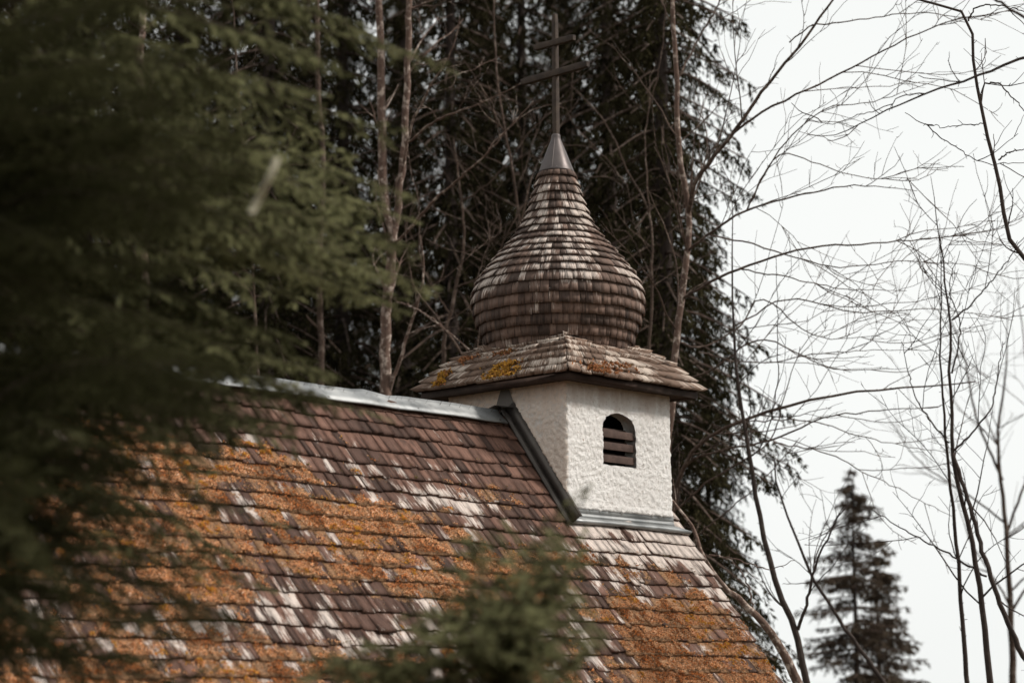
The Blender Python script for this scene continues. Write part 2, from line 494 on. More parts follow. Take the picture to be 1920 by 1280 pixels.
# nave walls: real masonry box with gables, openings modelled as reveals
WY = 2.12; GZ = -6.3
nw = MB()
zr = RZ-TP*WY-.06
prof = [(-WY, GZ), (WY, GZ), (WY, zr), (0, RZ-.10), (-WY, zr)]
for xa, sg in ((X0+.25, -1), (HW-.02, 1)):
    for t, fl in ((0, 0), (.35, 1)):
        xx = xa-sg*t
        nw.add([(xx, y, z) for y, z in prof], [(0, 1, 2, 3, 4) if (sg > 0) != bool(fl) else (4, 3, 2, 1, 0)])
for sg in (-1, 1):
    y = sg*WY
    nw.box((X0+.25, min(y, y-sg*.35), GZ), (HW-.02, max(y, y-sg*.35), zr-.02))
wall = nw.build('wall', m_stucco); child(wall, chapel)
for xx in (-7.6, -5.2, -2.8):
    for sg in (-1, 1):
        wmb = MB(); n = 14; pts = [(-.3, -5.1), (.3, -5.1)]+[(.3*math.cos(a), -4.45+.3*math.sin(a)) for a in np.linspace(0, math.pi, n)]
        y = sg*(WY+.02); nn = len(pts)
        inner = [(px*.8, -4.78+(pz+4.78)*.84) for px, pz in pts]
        V = [(xx+p, y, z) for p, z in pts]+[(xx+p, y, z) for p, z in inner]+[(xx+p, y-sg*.05, z) for p, z in inner]
        f = [(i, (i+1) % nn, nn+(i+1) % nn, nn+i) for i in range(nn)]+[(nn+i, nn+(i+1) % nn, 2*nn+(i+1) % nn, 2*nn+i) for i in range(nn)]
        wmb.add(V, f); wo = wmb.build('window', m_darkwood); child(wo, chapel)
        g = MB(); g.add([(xx+p, y-sg*.012, z) for p, z in inner], [tuple(range(nn))]); go = g.build('pane', m_void); child(go, wo)
dmb = MB(); dmb.box((HW-.01, -.5, GZ), (HW+.05, .5, -4.1)); do = dmb.build('door', m_darkwood); child(do, chapel)

# ---- ridge cap of bent zinc sheets
Rr = random.Random(3)
def ridge_sheet(xa, xb, k):
    mb = MB(); n = 16; V = []
    sec = [(.150, .048), (.145, .058), (.075, .044), (.02, .036), (0, .046)]
    pr = [(-a, b) for a, b in sec]+[(a, b) for a, b in sec[::-1][1:]]
    for i in range(n+1):
        x = xa+(xb-xa)*i/n
        dz = .006*fbm(x*1.7, k, 5)+.0025*k-.016
        dent = .016*math.exp(-((x+2.36)/.09)**2)-.018*math.exp(-((x+2.18)/.07)**2)
        for j, (a, h) in enumerate(pr):
            s = abs(a); sg = -1 if a < 0 else 1
            hh = h+dz+(dent if s < .1 else dent*.3)+(.008*fbm(x*2.3, j*.1, k) if s > .1 else 0)
            z = RZ+hh*(CP if s > .05 else 1)-s*SP; y = sg*(s*CP+hh*(SP if s > .05 else 0))
            V.append((x, y, z))
    m = len(pr); i = np.arange((n+1)*m).reshape(n+1, m)
    f = np.stack([i[:-1, :-1], i[1:, :-1], i[1:, 1:], i[:-1, 1:]], -1).reshape(-1, 4)
    mb.add(V, f); o = mb.build('ridge_cap', m_zinc, smooth=False)
    sm = o.modifiers.new('thickness', 'SOLIDIFY'); sm.thickness = .003; sm.offset = 1
    child(o, chapel)
    for xx in (xa+.06, (xa+xb)/2, xb-.08):
        P = np.array(roof_pt(xx, .12, .056, -1)); nrm = np.array([0, -SP, CP]); sc = MB()
        tubes(sc, [[P-nrm*.012, P+nrm*.006, P+nrm*.008]], [[.008, .008, .001]], 6)
        child(sc.build('screw', m_zincd), o)


xx = -.80; k = 0
for xe, xb in ((-2.93, -.80), (-4.95, -2.90), (-6.95, -4.92), (-9.65, -6.92)):
    ridge_sheet(xe, xb, k % 2)
    k += 1

# ---- turret
ZB = -1.072
tur = chapel
def arch_in(x, z, g=0):
    cx, w_, zb_, zs = -.010, .213+g, -.665-g, -.345
    if z < zb_: return False
    if z <= zs: return abs(x-cx) <= w_
    return ((x-cx)/w_)**2+((z-zs)/(.135+g))**2 <= 1


def turret_walls():
    ds = .0125; n = int(round(2*HW/ds)); ds = 2*HW/n
    zs = np.arange(-2.3, .05, ds); nz_ = len(zs)
    per = 4*n
    def base(k):
        k %= per; side, i = divmod(k, n); t = -HW+i*ds
        return {0: (t, -HW), 1: (HW, t), 2: (-t, HW), 3: (-HW, -t)}[side], side, t
    V = np.zeros((nz_, per, 3)); out_ = {0: (0, -1), 1: (1, 0), 2: (0, 1), 3: (-1, 0)}
    for k in range(per):
        (x, y), side, t = base(k)
        nx_, ny_ = out_[side]
        if abs(abs(t)-HW) < 1e-6:
            p = out_[(side-1) % 4]; nx_, ny_ = (nx_+p[0])*.7, (ny_+p[1])*.7
        edge = HW-abs(t)
        rd = -.012*math.exp(-(edge/.012)**2)
        for j, z in enumerate(zs):
            lum = noise.fractal(Vector((x*24, y*24, z*30)), .8, 2., 3)
            big = noise.noise(Vector((x*2.5, y*2.5, z*2.5+4)))
            v = noise.voronoi(Vector((x*26, y*26, z*26)))[0][0]
            d = .0095*lum+.010*big+.010*(.35-v)+rd
            rdist = (z-(RZ-TP*abs(y)))*CP
            jag = .012*noise.noise(Vector((x*30, y*30, z*30)))
            if abs(y) > HW-.05 and side in (0, 2):
                zc = ZB+jag*.8
                if z < zc: d = -.030
                elif z < ZB+.05: d += .010
            if side in (1, 3) or abs(t+HW) < 1e-6:
                if rdist < .125+jag and side in (1, 3): d = -.022
                elif side in (1, 3) and rdist < .16: d += .006
            V[j, k] = (x+nx_*d, y+ny_*d, z)
    idx = np.arange(nz_*per).reshape(nz_, per)
    f = []; rem = set()
    for j in range(nz_-1):
        zc = (zs[j]+zs[j+1])/2
        for k in range(per):
            k2 = (k+1) % per
            if k < n:
                xc = -HW+(k+.5)*ds
                if arch_in(xc, zc): rem.add((j, k)); continue
            f.append((idx[j, k], idx[j, k2], idx[j+1, k2], idx[j+1, k]))
    V = V.reshape(-1, 3)
    mb = MB()
    # reveals: push boundary edges of the hole inward
    be = []
    for (j, k) in rem:
        for (jj, kk, e) in ((j-1, k, (idx[j, k], idx[j, k+1])), (j+1, k, (idx[j+1, k+1], idx[j+1, k])), (j, k-1, (idx[j+1, k], idx[j, k])), (j, k+1, (idx[j, k+1], idx[j+1, k+1]))):
            if (jj, kk) not in rem: be.append(e)
    bv = sorted({v for e in be for v in e})
    # snap the hole's rim to a smoother, slightly uneven arch
    cx, cz = -.010, -.345
    for v in bv:
        x, y, z = V[v]
        if z > cz:
            a = math.atan2((z-cz)/.135, (x-cx)/.213); q = 1+.02*noise.noise(Vector((a*4, 1, 2)))
            V[v, 0] = cx+.213*math.cos(a)*q; V[v, 2] = cz+.135*math.sin(a)*q
        elif z < -.655: V[v, 2] = -.668+.006*noise.noise(Vector((x*12, 0, 5)))
        else: V[v, 0] = cx+math.copysign(.215+.008*noise.noise(Vector((x, z*14, 3))), x-cx)
        V[v, 1] += .006
    mapn = {}
    ex = []
    for v in bv:
        mapn[v] = len(V)+len(ex); p = V[v].copy(); p[1] += .12; p[0] += (cx-p[0])*.04; ex.append(p)
    V2 = np.vstack([V, np.array(ex)])
    f += [(b, a, mapn[a], mapn[b]) for a, b in be]
    mb.add(V2, f)
    o = mb.build('turret_wall', m_stucco, smooth=True); child(o, tur)
    # dark belfry chamber behind the opening
    ib = MB(); ib.box((-.5, -HW+.14, -.95), (.5, HW-.15, .03))
    o2 = ib.build('belfry_chamber', m_void)
    # open the front of the chamber box
    me = o2.data; import bmesh
    bm = bmesh.new(); bm.from_mesh(me); bm.faces.ensure_lookup_table()
    fr = [q for q in bm.faces if all(abs(v.co.y-(-HW+.14)) < 1e-4 for v in q.verts)]
    bmesh.ops.delete(bm, geom=fr, context='FACES'); bm.to_mesh(me); bm.free()
    child(o2, win)


win = empty('louvre_window', (0, -HW, -.45)); child(win, chapel)
turret_walls()
# louvre slats: tilted boards
for zc in (-.395, -.500, -.610):
    s = MB(); y0 = -HW+.035; th = .018
    zt = zc+.035; zl = zc-.032
    V = []
    for x in (-.232, .215):
        j = Rr.uniform(-.004, .004)
        V += [(x, y0, zl+j), (x, y0+.008, zl+th*1.6+j), (x, y0+.075, zt+.03+j), (x, y0+.068, zt+.03-th+j)]
    V = np.array(V)
    s.add(V, [(0, 1, 2, 3), (7, 6, 5, 4), (0, 4, 5, 1), (1, 5, 6, 2), (2, 6, 7, 3), (3, 7, 4, 0)])
    # broad outer face board
    s.box((-.228, y0-.012, zc-.033), (.212, y0+.006, zc+.033))
    o = s.build('louvre_slat', m_louvre); child(o, win)
    bv = o.modifiers.new('soft', 'BEVEL'); bv.width = .003; bv.segments = 2

# flashings
fl = MB()
def strip(mb, pts_a, pts_b, c=None):
    n = len(pts_a); V = list(pts_a)+list(pts_b)
    mb.add(V, [(i, i+1, n+i+1, n+i) for i in range(n-1)])
hr = .05
xs = np.linspace(-HW-.005, HW+.01, 14)
yw = -HW+.012
zroof = lambda y: RZ-TP*abs(y)
strip(fl, [(x, yw, ZB+.03) for x in xs], [(x, yw-.004, ZB-.035) for x in xs])
strip(fl, [(x, yw-.004, ZB-.035) for x in xs], [(x, yw-.012+.003*fbm(x*4, 1), ZB-.070) for x in xs])
xe_ = np.linspace(-HW-.005, X1+.008, 14)
strip(fl, [(x, yw-.012+.003*fbm(x*4, 1), ZB-.070) for x in xs], [roof_pt(x, 1.245, .075+.006*fbm(x*3, 2), -1) for x in xe_])
strip(fl, [roof_pt(x, 1.245, .075+.006*fbm(x*3, 2), -1) for x in xe_], [roof_pt(x, 1.249, .045, -1) for x in xe_])
fo = fl.build('front_flashing', m_zinc); child(fo, tur); m_ = fo.modifiers.new('thickness', 'SOLIDIFY'); m_.thickness = .003
fs = MB()
for sg in (-1, 1):
    for sx in (-1,):
        fs = MB()
        nseg = 10; ss = np.linspace(-.02, 1.26 if sg < 0 else 1.22, nseg); xw = sx*(HW+.004)
        def P(s, h, x): return (x, sg*max(0, s*CP+h*SP) if s > 0.15 else sg*max(.0, s*CP+h*SP), RZ-s*SP+h*CP)
        strip(fs, [P(s, .135, xw-sx*.020) for s in ss], [P(s, .128, xw+sx*.004) for s in ss])
        strip(fs, [P(s, .128, xw+sx*.004) for s in ss], [P(s, .045, xw+sx*.012) for s in ss])
        strip(fs, [P(s, .045, xw+sx*.012) for s in ss], [P(s, .036, xw+sx*.055) for s in ss])
        strip(fs, [P(s, .036, xw+sx*.055) for s in ss], [P(s, .015, xw+sx*.058) for s in ss])
        fo = fs.build('side_flashing', m_zincd); child(fo, chapel); m_ = fo.modifiers.new('thickness', 'SOLIDIFY'); m_.thickness = .003
fs = MB(); sx = -1; xw = sx*(HW+.008); z0 = RZ-.02
fs.add([(xw, -.16, z0-.02), (xw, .16, z0-.02), (xw+sx*.002, .05, RZ+.21), (xw+sx*.002, -.05, RZ+.21)], [(0, 1, 2, 3)])
fs.add([(xw+sx*.004, -.11, RZ+.045), (xw+sx*.004, .11, RZ+.045), (xw+sx*.13, .1, RZ+.040), (xw+sx*.13, -.1, RZ+.040), (xw+sx*.13, 0, RZ+.065), (xw+sx*.004, 0, RZ+.07)], [(0, 5, 4, 3), (5, 1, 2, 4)])
fo = fs.build('apex_flashing', m_zincd); child(fo, chapel)

# ---- skirt roof
skp = [(.893, .038), (.825, .128), (.75, .225), (.67, .300), (.60, .352), (.52, .400), (.46, .432), (.38, .462), (.2, .49)]
TT = np.array([p[0] for p in skp]); ZZ = np.array([p[1] for p in skp])
SL = np.r_[0, np.cumsum(np.hypot(np.diff(TT), np.diff(ZZ)))]
def sk(s): return np.interp(s, SL, TT), np.interp(s, SL, ZZ)


def face_pt(side, lat, t, z):
    return {0: (lat, -t, z), 1: (t, lat, z), 2: (-lat, t, z), 3: (-t, -lat, z)}[side]


def skirt_roof():
    mb = MB(); R = random.Random(11)
    # solid deck
    for side in range(4):
        ts = [(t-.03, z-.022) for t, z in skp]
        V = []
        for t, z in ts: V += [face_pt(side, -t, t, z), face_pt(side, t, t, z)]
        mb.add(V, [(2*i, 2*i+1, 2*i+3, 2*i+2) for i in range(len(ts)-1)], c=(0, .1, .2, 1))
    for side in range(4):
        s = 0.; k = 0
        while s < .66:
            t0, z0 = sk(s); su = s+.15; t1, z1 = sk(su); tm, zm = sk(s+.07)
            nrm = np.array([z1-z0, t0-t1]); nrm /= np.linalg.norm(nrm)      # (outwards, up)
            lat = -t0
            while lat < t0-.02:
                wd = R.uniform(.09, .22); le = min(lat+wd, t0)
                if t0-le < .04: le = t0
                th = R.uniform(.022, .036); r = .3+.4*R.random(); g = R.uniform(.0, .003); cu = R.uniform(-.006, .012)
                n = 3; ls = np.linspace(lat+g, le-g, n+1)
                rows = []
                jb = R.uniform(-.010, .012)
                for (sx_, tt, zz, h) in ((0, t0, z0, th+.020), (1, tm, zm, th*.8+.012), (2, t1, z1, .010)):
                    row = []
                    for i, l in enumerate(ls):
                        # scallop edges a bit, keep hips meeting
                        ll = l*tt/t0
                        e = (jb+R.uniform(-.004, .004)) if sx_ == 0 else 0
                        hh = h+(cu*(abs(i-n/2)/(n/2)) if sx_ == 0 else 0)
                        row.append(face_pt(side, ll*(1+hh*nrm[0]/tt), tt+nrm[0]*hh+e, zz+nrm[1]*hh-e*.9))
                    rows.append(row)
                low = [face_pt(side, l, t0+nrm[0]*.020+jb-.003, z0+nrm[1]*.020-jb*.9) for l in ls]
                V = [p for row in rows for p in row]+low
                m_ = n+1; f = []
                for j in range(2):
                    for i in range(n): a = j*m_+i; f.append((a, a+1, a+m_+1, a+m_))
                for i in range(n): f.append((3*m_+i, 3*m_+i+1, i+1, i))
                f.append((0, m_, 2*m_, 3*m_)); f.append((n, 3*m_+n, 2*m_+n, m_+n))
                ox = R.uniform(0, 9)
                A = []; Cc = []
                for j, sv in enumerate((s, s+.07, s+.15, s-.02)):
                    for l in ls:
                        A.append((l+ox, sv+ox, r*7))
                        mo = .2+.25*fbm(l*2.2+side*5, sv*4, 9)
                        if side == 0: mo += .32*math.exp(-(((l+.45)/.3)**2+((sv-.06)/.08)**2))
                        Cc.append((mo, (.56 if j < 3 else .34)+.32*fbm(l*3, sv*6, side), r, 1))
                mb.add(V, f, A, Cc)
                lat = le
            s += .092*R.uniform(.93, 1.07); k += 1
        # hip shingles
    o = mb.build('skirt_roof', m_pyr, attrs=True); child(o, tur)
    fb = MB(); t = .868
    for side in range(4):
        a = face_pt(side, -t, t, .0); b = face_pt(side, t, t, .0); ti = t-.025
        V = [face_pt(side, -t, t, -.012), face_pt(side, t, t, -.012), face_pt(side, ti, ti, -.012), face_pt(side, -ti, ti, -.012),
             face_pt(side, -t, t, .042), face_pt(side, t, t, .042), face_pt(side, ti, ti, .042), face_pt(side, -ti, ti, .042)]
        fb.add(V, BOXF)
    child(fb.build('fascia', m_darkwood), o)
    sb = MB()
    for side in range(4):
        t0_, t1_ = .845, HW-.03
        V = [face_pt(side, -t0_, t0_, z) for z in ()]
        V = [face_pt(side, -t0_, t0_, .004), face_pt(side, t0_, t0_, .004), face_pt(side, t1_, t1_, .004), face_pt(side, -t1_, t1_, .004)]
        sb.add(V, [(3, 2, 1, 0)])
    child(sb.build('soffit', m_darkwood), o)
    return o


skirt = skirt_roof()

# ---- onion dome
PR = [(.60, .36), (.652, .455), (.683, .534), (.720, .633), (.754, .733), (.772, .832), (.770, .907), (.738, 1.007), (.677, 1.107), (.578, 1.232),
      (.470, 1.357), (.375, 1.483), (.306, 1.609), (.254, 1.735), (.217, 1.862), (.183, 1.963), (.155, 2.07)]
pp = smooth_path([(r, 0, z) for r, z in PR], 200); PRr, PRz = pp[:, 0]-.018, pp[:, 2]
PS = np.r_[0, np.cumsum(np.hypot(np.diff(PRr), np.diff(PRz)))]


def onion():
    mb = MB(); R = random.Random(21)
    # core
    n = 48; ks = range(0, 200, 6); V = []
    for k in ks:
        for i in range(n):
            a = 2*math.pi*i/n; rr = PRr[k]-.006; V.append((rr*math.cos(a), rr*math.sin(a), PRz[k]))
    m = len(list(ks)); ix = np.arange(m*n).reshape(m, n)
    f = np.stack([ix[:-1], np.roll(ix[:-1], -1, 1), np.roll(ix[1:], -1, 1), ix[1:]], -1).reshape(-1, 4)
    mb.add(V, f, c=(0, .1, .1, 1))
    s = .03; row = 0
    def prof(q):
        q = min(max(q, 0), PS[-1]); r = np.interp(q, PS, PRr); z = np.interp(q, PS, PRz)
        e = .01; r2 = np.interp(min(q+e, PS[-1]), PS, PRr); z2 = np.interp(min(q+e, PS[-1]), PS, PRz); r1 = np.interp(max(q-e, 0), PS, PRr); z1 = np.interp(max(q-e, 0), PS, PRz)
        tr, tz = r2-r1, z2-z1; l = math.hypot(tr, tz); return r, z, tz/l, -tr/l
    while s < PS[-1]-.03:
        ex = .088 if s > .6 else .094
        ex *= R.uniform(.97, 1.03)
        r0 = prof(s)[0]; a = R.uniform(0, 1); aend = a+2*math.pi
        while a < aend-.02:
            wd = R.uniform(.048, .098)*(1 if r0 > .35 else .75)
            da = min(wd/r0, aend-a)
            if aend-a-da < .03/r0: da = aend-a
            th = R.uniform(.012, .020); lf = R.uniform(.010, .020); rn = R.random(); g = .0016/r0
            js = R.uniform(-.005, .005)+(R.uniform(-.02, .02) if R.random() < .02 else 0)
            ox = R.uniform(0, 9); V, A, Cc = [], [], []
            A0, A1 = a+g, a+da-g; na = 2
            q = [(s+js, lf+th), (s+ex*.5, lf*.6+th*.8), (s+ex*1.02, .006), (s+ex*1.5, .001)]
            tilt = R.uniform(-.003, .003)
            for j, (sv, h) in enumerate(q+[(s+js+.001, lf*.85)]):
                r, z, nr, nz_ = prof(sv)
                for i in range(na+1):
                    an = A0+(A1-A0)*i/na; hh = h+tilt*(i-1)*(1 if j == 0 else 0)
                    sec = 1/math.cos((A1-A0)/na/2) if False else 1
                    rad = r+nr*hh
                    V.append((rad*math.cos(an), rad*math.sin(an), z+nz_*hh))
                    A.append((an*r0+ox, sv+ox, rn*7))
                    up_ = nz_      # upward facing boards are paler, downward facing ones browner
                    pl = .31+.38*sst(-.35, .45, up_)+.34*fbm(math.cos(an)*3.5, math.sin(an)*3.5, sv*4.2)-.35*sst(1.62, 1.85, sv)
                    st = noise.noise(Vector((math.cos(an)*3.0, math.sin(an)*3.0, sv*1.4+3)))
                    pl -= .5*sst(.25, .5, st)
                    mo = .12+.3*fbm(math.cos(an)*2.5, math.sin(an)*2.5, sv*3)
                    Cc.append((mo, pl if j < 4 else .1, rn if j < 4 else rn*.4, 1))
            m_ = na+1; f = []
            for j in range(3):
                for i in range(na): b = j*m_+i; f.append((b, b+1, b+m_+1, b+m_))
            for i in range(na): f.append((4*m_+i, 4*m_+i+1, i+1, i))
            f.append((0, m_, 2*m_, 4*m_)); f.append((na, 4*m_+na, 2*m_+na, m_+na))
            mb.add(V, f, A, Cc); a += da
        s += ex; row += 1
    o = mb.build('onion_dome', m_dome, attrs=True); child(o, tur); return o


dome = onion()
# metal cone
cm = MB(); n = 40; V = []
cp = [(.150, 2.045), (.163, 2.040), (.160, 2.052), (.118, 2.16), (.082, 2.255), (.050, 2.335), (.040, 2.372), (.042, 2.382), (.034, 2.395), (.022, 2.40)]
for j, (r, z) in enumerate(cp):
    for i in range(n):
        a = 2*math.pi*i/n; rr = r*(1+.012*noise.noise(Vector((math.cos(a)*2, math.sin(a)*2, z*5)))); V.append((rr*math.cos(a)-.004, rr*math.sin(a), z))
ix = np.arange(len(cp)*n).reshape(len(cp), n)
f = np.stack([ix[:-1], np.roll(ix[:-1], -1, 1), np.roll(ix[1:], -1, 1), ix[1:]], -1).reshape(-1, 4)
cm.add(V, f)
a = 3.6
sv = [(rr*math.cos(a+d)*k, rr*math.sin(a+d)*k, z) for (rr, z) in ((.162, 2.05), (.042, 2.37)) for d, k in ((-.04, 1.0), (0, 1.05), (.04, 1.0))]
cm.add(sv, [(0, 1, 4, 3), (1, 2, 5, 4)])
cone = cm.build('metal_cone', m_cone, smooth=True); child(cone, tur)

# ---- patriarchal cross
crs = empty('cross', (0, 0, 2.38)); child(crs, tur)
def beam(name, p0, p1, w0, d0, ax, parent):
    """slightly uneven squared timber, p0->p1 along axis ax"""
    mb = MB(); n = 12; V = []
    p0, p1 = np.array(p0, float), np.array(p1, float); oth = [i for i in range(3) if i != ax]
    for i in range(n+1):
        t = i/n; c = p0+(p1-p0)*t
        k = 1-.10*t if ax == 2 else 1
        if i in (0, n): k *= .82
        for (sa, sb) in ((-1, -1), (1, -1), (1, 1), (-1, 1)):
            v = c.copy(); v[oth[0]] += sa*w0/2*k*(1+.07*noise.noise(Vector((i*.7, sa, sb)))); v[oth[1]] += sb*d0/2*k*(1+.07*noise.noise(Vector((i*.7, sb, sa+4))))
            V.append(v)
    ixx = np.arange((n+1)*4).reshape(n+1, 4)
    f = np.stack([ixx[:-1], np.roll(ixx[:-1], -1, 1), np.roll(ixx[1:], -1, 1), ixx[1:]], -1).reshape(-1, 4).tolist()
    mb.add(V, f); mb.add(V[:4], [(3, 2, 1, 0)]); mb.add(V[-4:], [(0, 1, 2, 3)])
    o = mb.build(name, m_cross); child(o, parent)
    b = o.modifiers.new('soft', 'BEVEL'); b.width = .006; b.segments = 2
    return o


beam('post', (0, 0, 2.36), (0.003, 0, 3.52), .052, .050, 2, crs)
beam('crossbar', (-.012, .40, 2.957), (-.012, -.405, 2.970), .050, .062, 1, crs)
beam('crossbar', (-.012, .235, 3.25), (-.012, -.245, 3.248), .048, .058, 1, crs)

# ---------------------------------------------------------------- moss tufts
def tufts(mb, P, N, size, cols, k=4):
    """P (n,3) positions, N (n,3) normals: little spiky cushions of k blades each"""
    n = len(P)
    for _ in range(k):
        d = rng.normal(size=(n, 3)); d -= (d*N).sum(1, keepdims=True)*N; d /= np.linalg.norm(d, axis=1, keepdims=True)
        e = np.cross(N, d); lean = rng.uniform(.2, 1.1, (n, 1)); s = size[:, None]*rng.uniform(.7, 1.3, (n, 1))
        b = P+d*s*rng.uniform(-.3, .3, (n, 1))+e*s*rng.uniform(-.3, .3, (n, 1))-N*.004
        tip = b+(N+d*lean)*s
        V = np.stack([b-e*s*.42, b+e*s*.42, tip], 1).reshape(-1, 3)
        c = np.repeat(np.clip(cols*rng.uniform(.62, 1.25, (n, 1)), 0, 1), 3, 0); c = np.c_[c, np.ones(len(c))]
        mb.add(V, np.arange(3*n).reshape(n, 3), None, c)


def roof_moss():
    P, Nn, S, Cl = [], [], [], []
    R = random.Random(33)
    for _ in range(420000):
        x = R.uniform(-7.2, X1-.01); s = R.uniform(.5, 3.25)
        if x > -HW-.05 and s < 1.36: continue
        mo = moss_amount(x, s)+cell(x, s)
        fine = fbm(x*9, s*9, 1.2, 3)*.26+fbm(x*34, s*30, 8, 2)*.20
        ph = ((s-.152)/EXPO) % 1.           # 0 at a butt ... 1 just above the next one
        v = mo+fine+(.10 if ph > .72 else 0)-(.12 if ph < .12 else 0)
        if v < .47:
            if ph > .66 and v > -.25 and s > .62 and fbm(x*5+9, s*1.5, 6, 3) > .12 and R.random() < .45: v = .5
            else: continue
        if R.random() > min(1, (v-.40)*2.6): continue
        cush = max(0, fbm(x*13, s*13, 20, 2)); h = .014+.026*(1-ph)*0+.030*ph*.9+min(.03, max(0, v-.45)*.05*(.4+2*cush))
        P.append(roof_pt(x, s, h, -1)); Nn.append((0, -SP, CP)); S.append(R.uniform(.005, .010)*(.85+.8*cush))
        hue = fbm(x*2.2, s*3.3, 40, 3); t = R.random()
        tan_ = np.array((.64, .36, .19)); org = np.array((.50, .19, .065)); yel = np.array((.46, .25, .045)); olv = np.array((.15, .115, .05)); brn = np.array((.17, .085, .045))
        c = tan_
        if v < .56 and ph > .55: c = olv if t < .75 else brn
        elif hue > .20 and cush > .08: c = yel if t < .65 else org
        elif hue < -.28: c = brn if t < .55 else org
        elif t < .14: c = org
        elif t < .24: c = brn
        elif t < .30: c = olv
        elif t < .40: c = np.array((.70, .50, .36))
        c = c*1.22 if x < -1 else c*np.array((.92, .86, .82))
        Cl.append(c)
    mb = MB(); tufts(mb, np.array(P), np.array(Nn, float), np.array(S), np.array(Cl), 3)
    o = mb.build('moss', m_moss, attrs=True); o['kind'] = 'stuff'; child(o, roof)
    # skirt roof cushions
    P, Nn, S, Cl = [], [], [], []
    spots = [(3, .12, .06, .16, .07, 1500, 1), (3, .16, .13, .10, .04, 800, 1), (3, -.62, .05, .06, .04, 350, 1), (3, -.60, .15, .06, .05, 300, 1), (0, -.5, .04, .22, .05, 500, 0), (0, -.2, .12, .2, .05, 250, 0), (3, -.45, .3, .1, .05, 160, 0), (3, .0, .33, .1, .04, 120, 0)]
    for side, l0, s0, dl, dsv, cnt, yl in spots:
        for _ in range(cnt):
            l = R.gauss(l0, dl*.55); s = abs(R.gauss(s0, dsv*.6)); t, z = sk(s)
            if abs(l) > t: continue
            if fbm(l*14, s*14, 3, 2) < -.15: continue
            t1, z1 = sk(s+.03); nr = np.array([z1-z, t-t1]); nr /= np.linalg.norm(nr)+1e-9
            h = .044+.014*R.random()
            P.append(face_pt(side, l, t+nr[0]*h, z+nr[1]*h)); Nn.append(face_pt(side, 0, nr[0], nr[1])); S.append(R.uniform(.010, .019))
            q = R.random()
            Cl.append(np.array((.42, .22, .04)) if yl and q < .7 else np.array((.34, .15, .07)) if q < .85 else np.array((.13, .09, .035)))
    mb = MB(); tufts(mb, np.array(P), np.array(Nn, float), np.array(S), np.array(Cl), 3)
    o = mb.build('moss', m_moss, attrs=True); o['kind'] = 'stuff'; child(o, skirt)


roof_moss()

# ---------------------------------------------------------------- background spruces
def tri_clumps(mb, base, dr, L, W):
    n = len(base); a = rng.normal(size=(n, 3)); e = np.cross(dr, a); e /= np.linalg.norm(e, axis=1, keepdims=True)+1e-9
    m = base+dr*(L*.4)[:, None]; t = base+dr*L[:, None]
    V = np.stack([base, m+e*W[:, None], t, m-e*W[:, None]], 1).reshape(-1, 3)
    mb.add(V, np.arange(4*n).reshape(n, 4))


def spruce_crown(H, R0, z0, dens=1., droop=1., seed=0, tip=.12, jit=.1, lean=0, fmat=None, leafL=(.07, .15), bare=.0, ex=.8, tw0=.16, top=.15, zmax=1e9, twigstep=.13, per=8):
    global rng
    rng = np.random.default_rng(seed)
    wood, leaf = MB(), MB()
    zs = np.arange(z0, min(H-top, zmax), .27/dens)
    bp, br = [], []; TB, TD, TL = [], [], []
    for z in zs:
        k = rng.integers(5, 8)
        ph = rng.uniform(0, 6.28)
        for i in range(k):
            if rng.random() < bare: continue
            a = ph+i*6.283/k+rng.normal(0, .25)
            fr = 1-z/H
            Lb = R0*min(1, fr*1.25)**ex*rng.uniform(.5, 1.15)+tip
            u_ = np.array([math.cos(a), math.sin(a), 0])
            t = np.linspace(0, 1, 7)
            dz = Lb*(.12*t-droop*.55*t**1.7+.12*t**4)*(1 if fr > .15 else -.6)
            P = np.array([0, 0, z+rng.uniform(-jit, jit)])+u_*(Lb*t)[:, None]+np.array([0, 0, 1.])*dz[:, None]
            side = np.cross(u_, [0, 0, 1]); P += side*(rng.normal(0, .05)*Lb*t**2)[:, None]
            bp.append(P); br.append(.010+.014*Lb*(1-t))
            n = max(3, int(Lb/twigstep)); tt = np.linspace(.16, 1, n)
            pt = np.stack([np.interp(tt, t, P[:, j]) for j in range(3)], 1)
            for sg in (-1, 1):
                q = rng.uniform(.5, 1.1, n)*(tw0+.34*Lb*.45*(1-tt*.72)); keep = rng.random(n) < .93
                dd = u_*.55+side*sg*.75+np.array([0, 0, -1.])*(.35+.75*rng.random((n, 1)))*droop+rng.normal(0, .18, (n, 3))
                dd /= np.linalg.norm(dd, axis=1, keepdims=True)
                TB.append(pt[keep]); TD.append(dd[keep]); TL.append(q[keep])
    tubes(wood, bp, br, 3)
    TB, TD, TL = np.vstack(TB), np.vstack(TD), np.concatenate(TL)
    for k in range(per):
        f = (k+rng.random(len(TB)))/per
        b = TB+TD*(TL*f)[:, None]+np.array([0, 0, -1.])*(TL*f*f*.35*droop)[:, None]+rng.normal(0, .012, TB.shape)
        d = TD*.8+rng.normal(0, .42, TD.shape)+np.array([0, 0, -.35*droop]); d /= np.linalg.norm(d, axis=1, keepdims=True)
        tri_clumps(leaf, b, d, rng.uniform(*leafL, len(b)), rng.uniform(.007, .018, len(b)))
    # one mesh, two materials
    nw_ = sum(len(q[0]) for q in wood.f)
    mb = MB()
    mb.v = wood.v+leaf.v; mb.a = wood.a+leaf.a; mb.c = wood.c+leaf.c
    mb.f = wood.f+[(q[0]+wood.n,) for q in leaf.f]
    o = mb.build('crown', [m_bark, fmat or m_needle_bg])
    mi = np.zeros(len(o.data.polygons), np.int32); mi[nw_:] = 1
    o.data.polygons.foreach_set('material_index', mi)
    return o


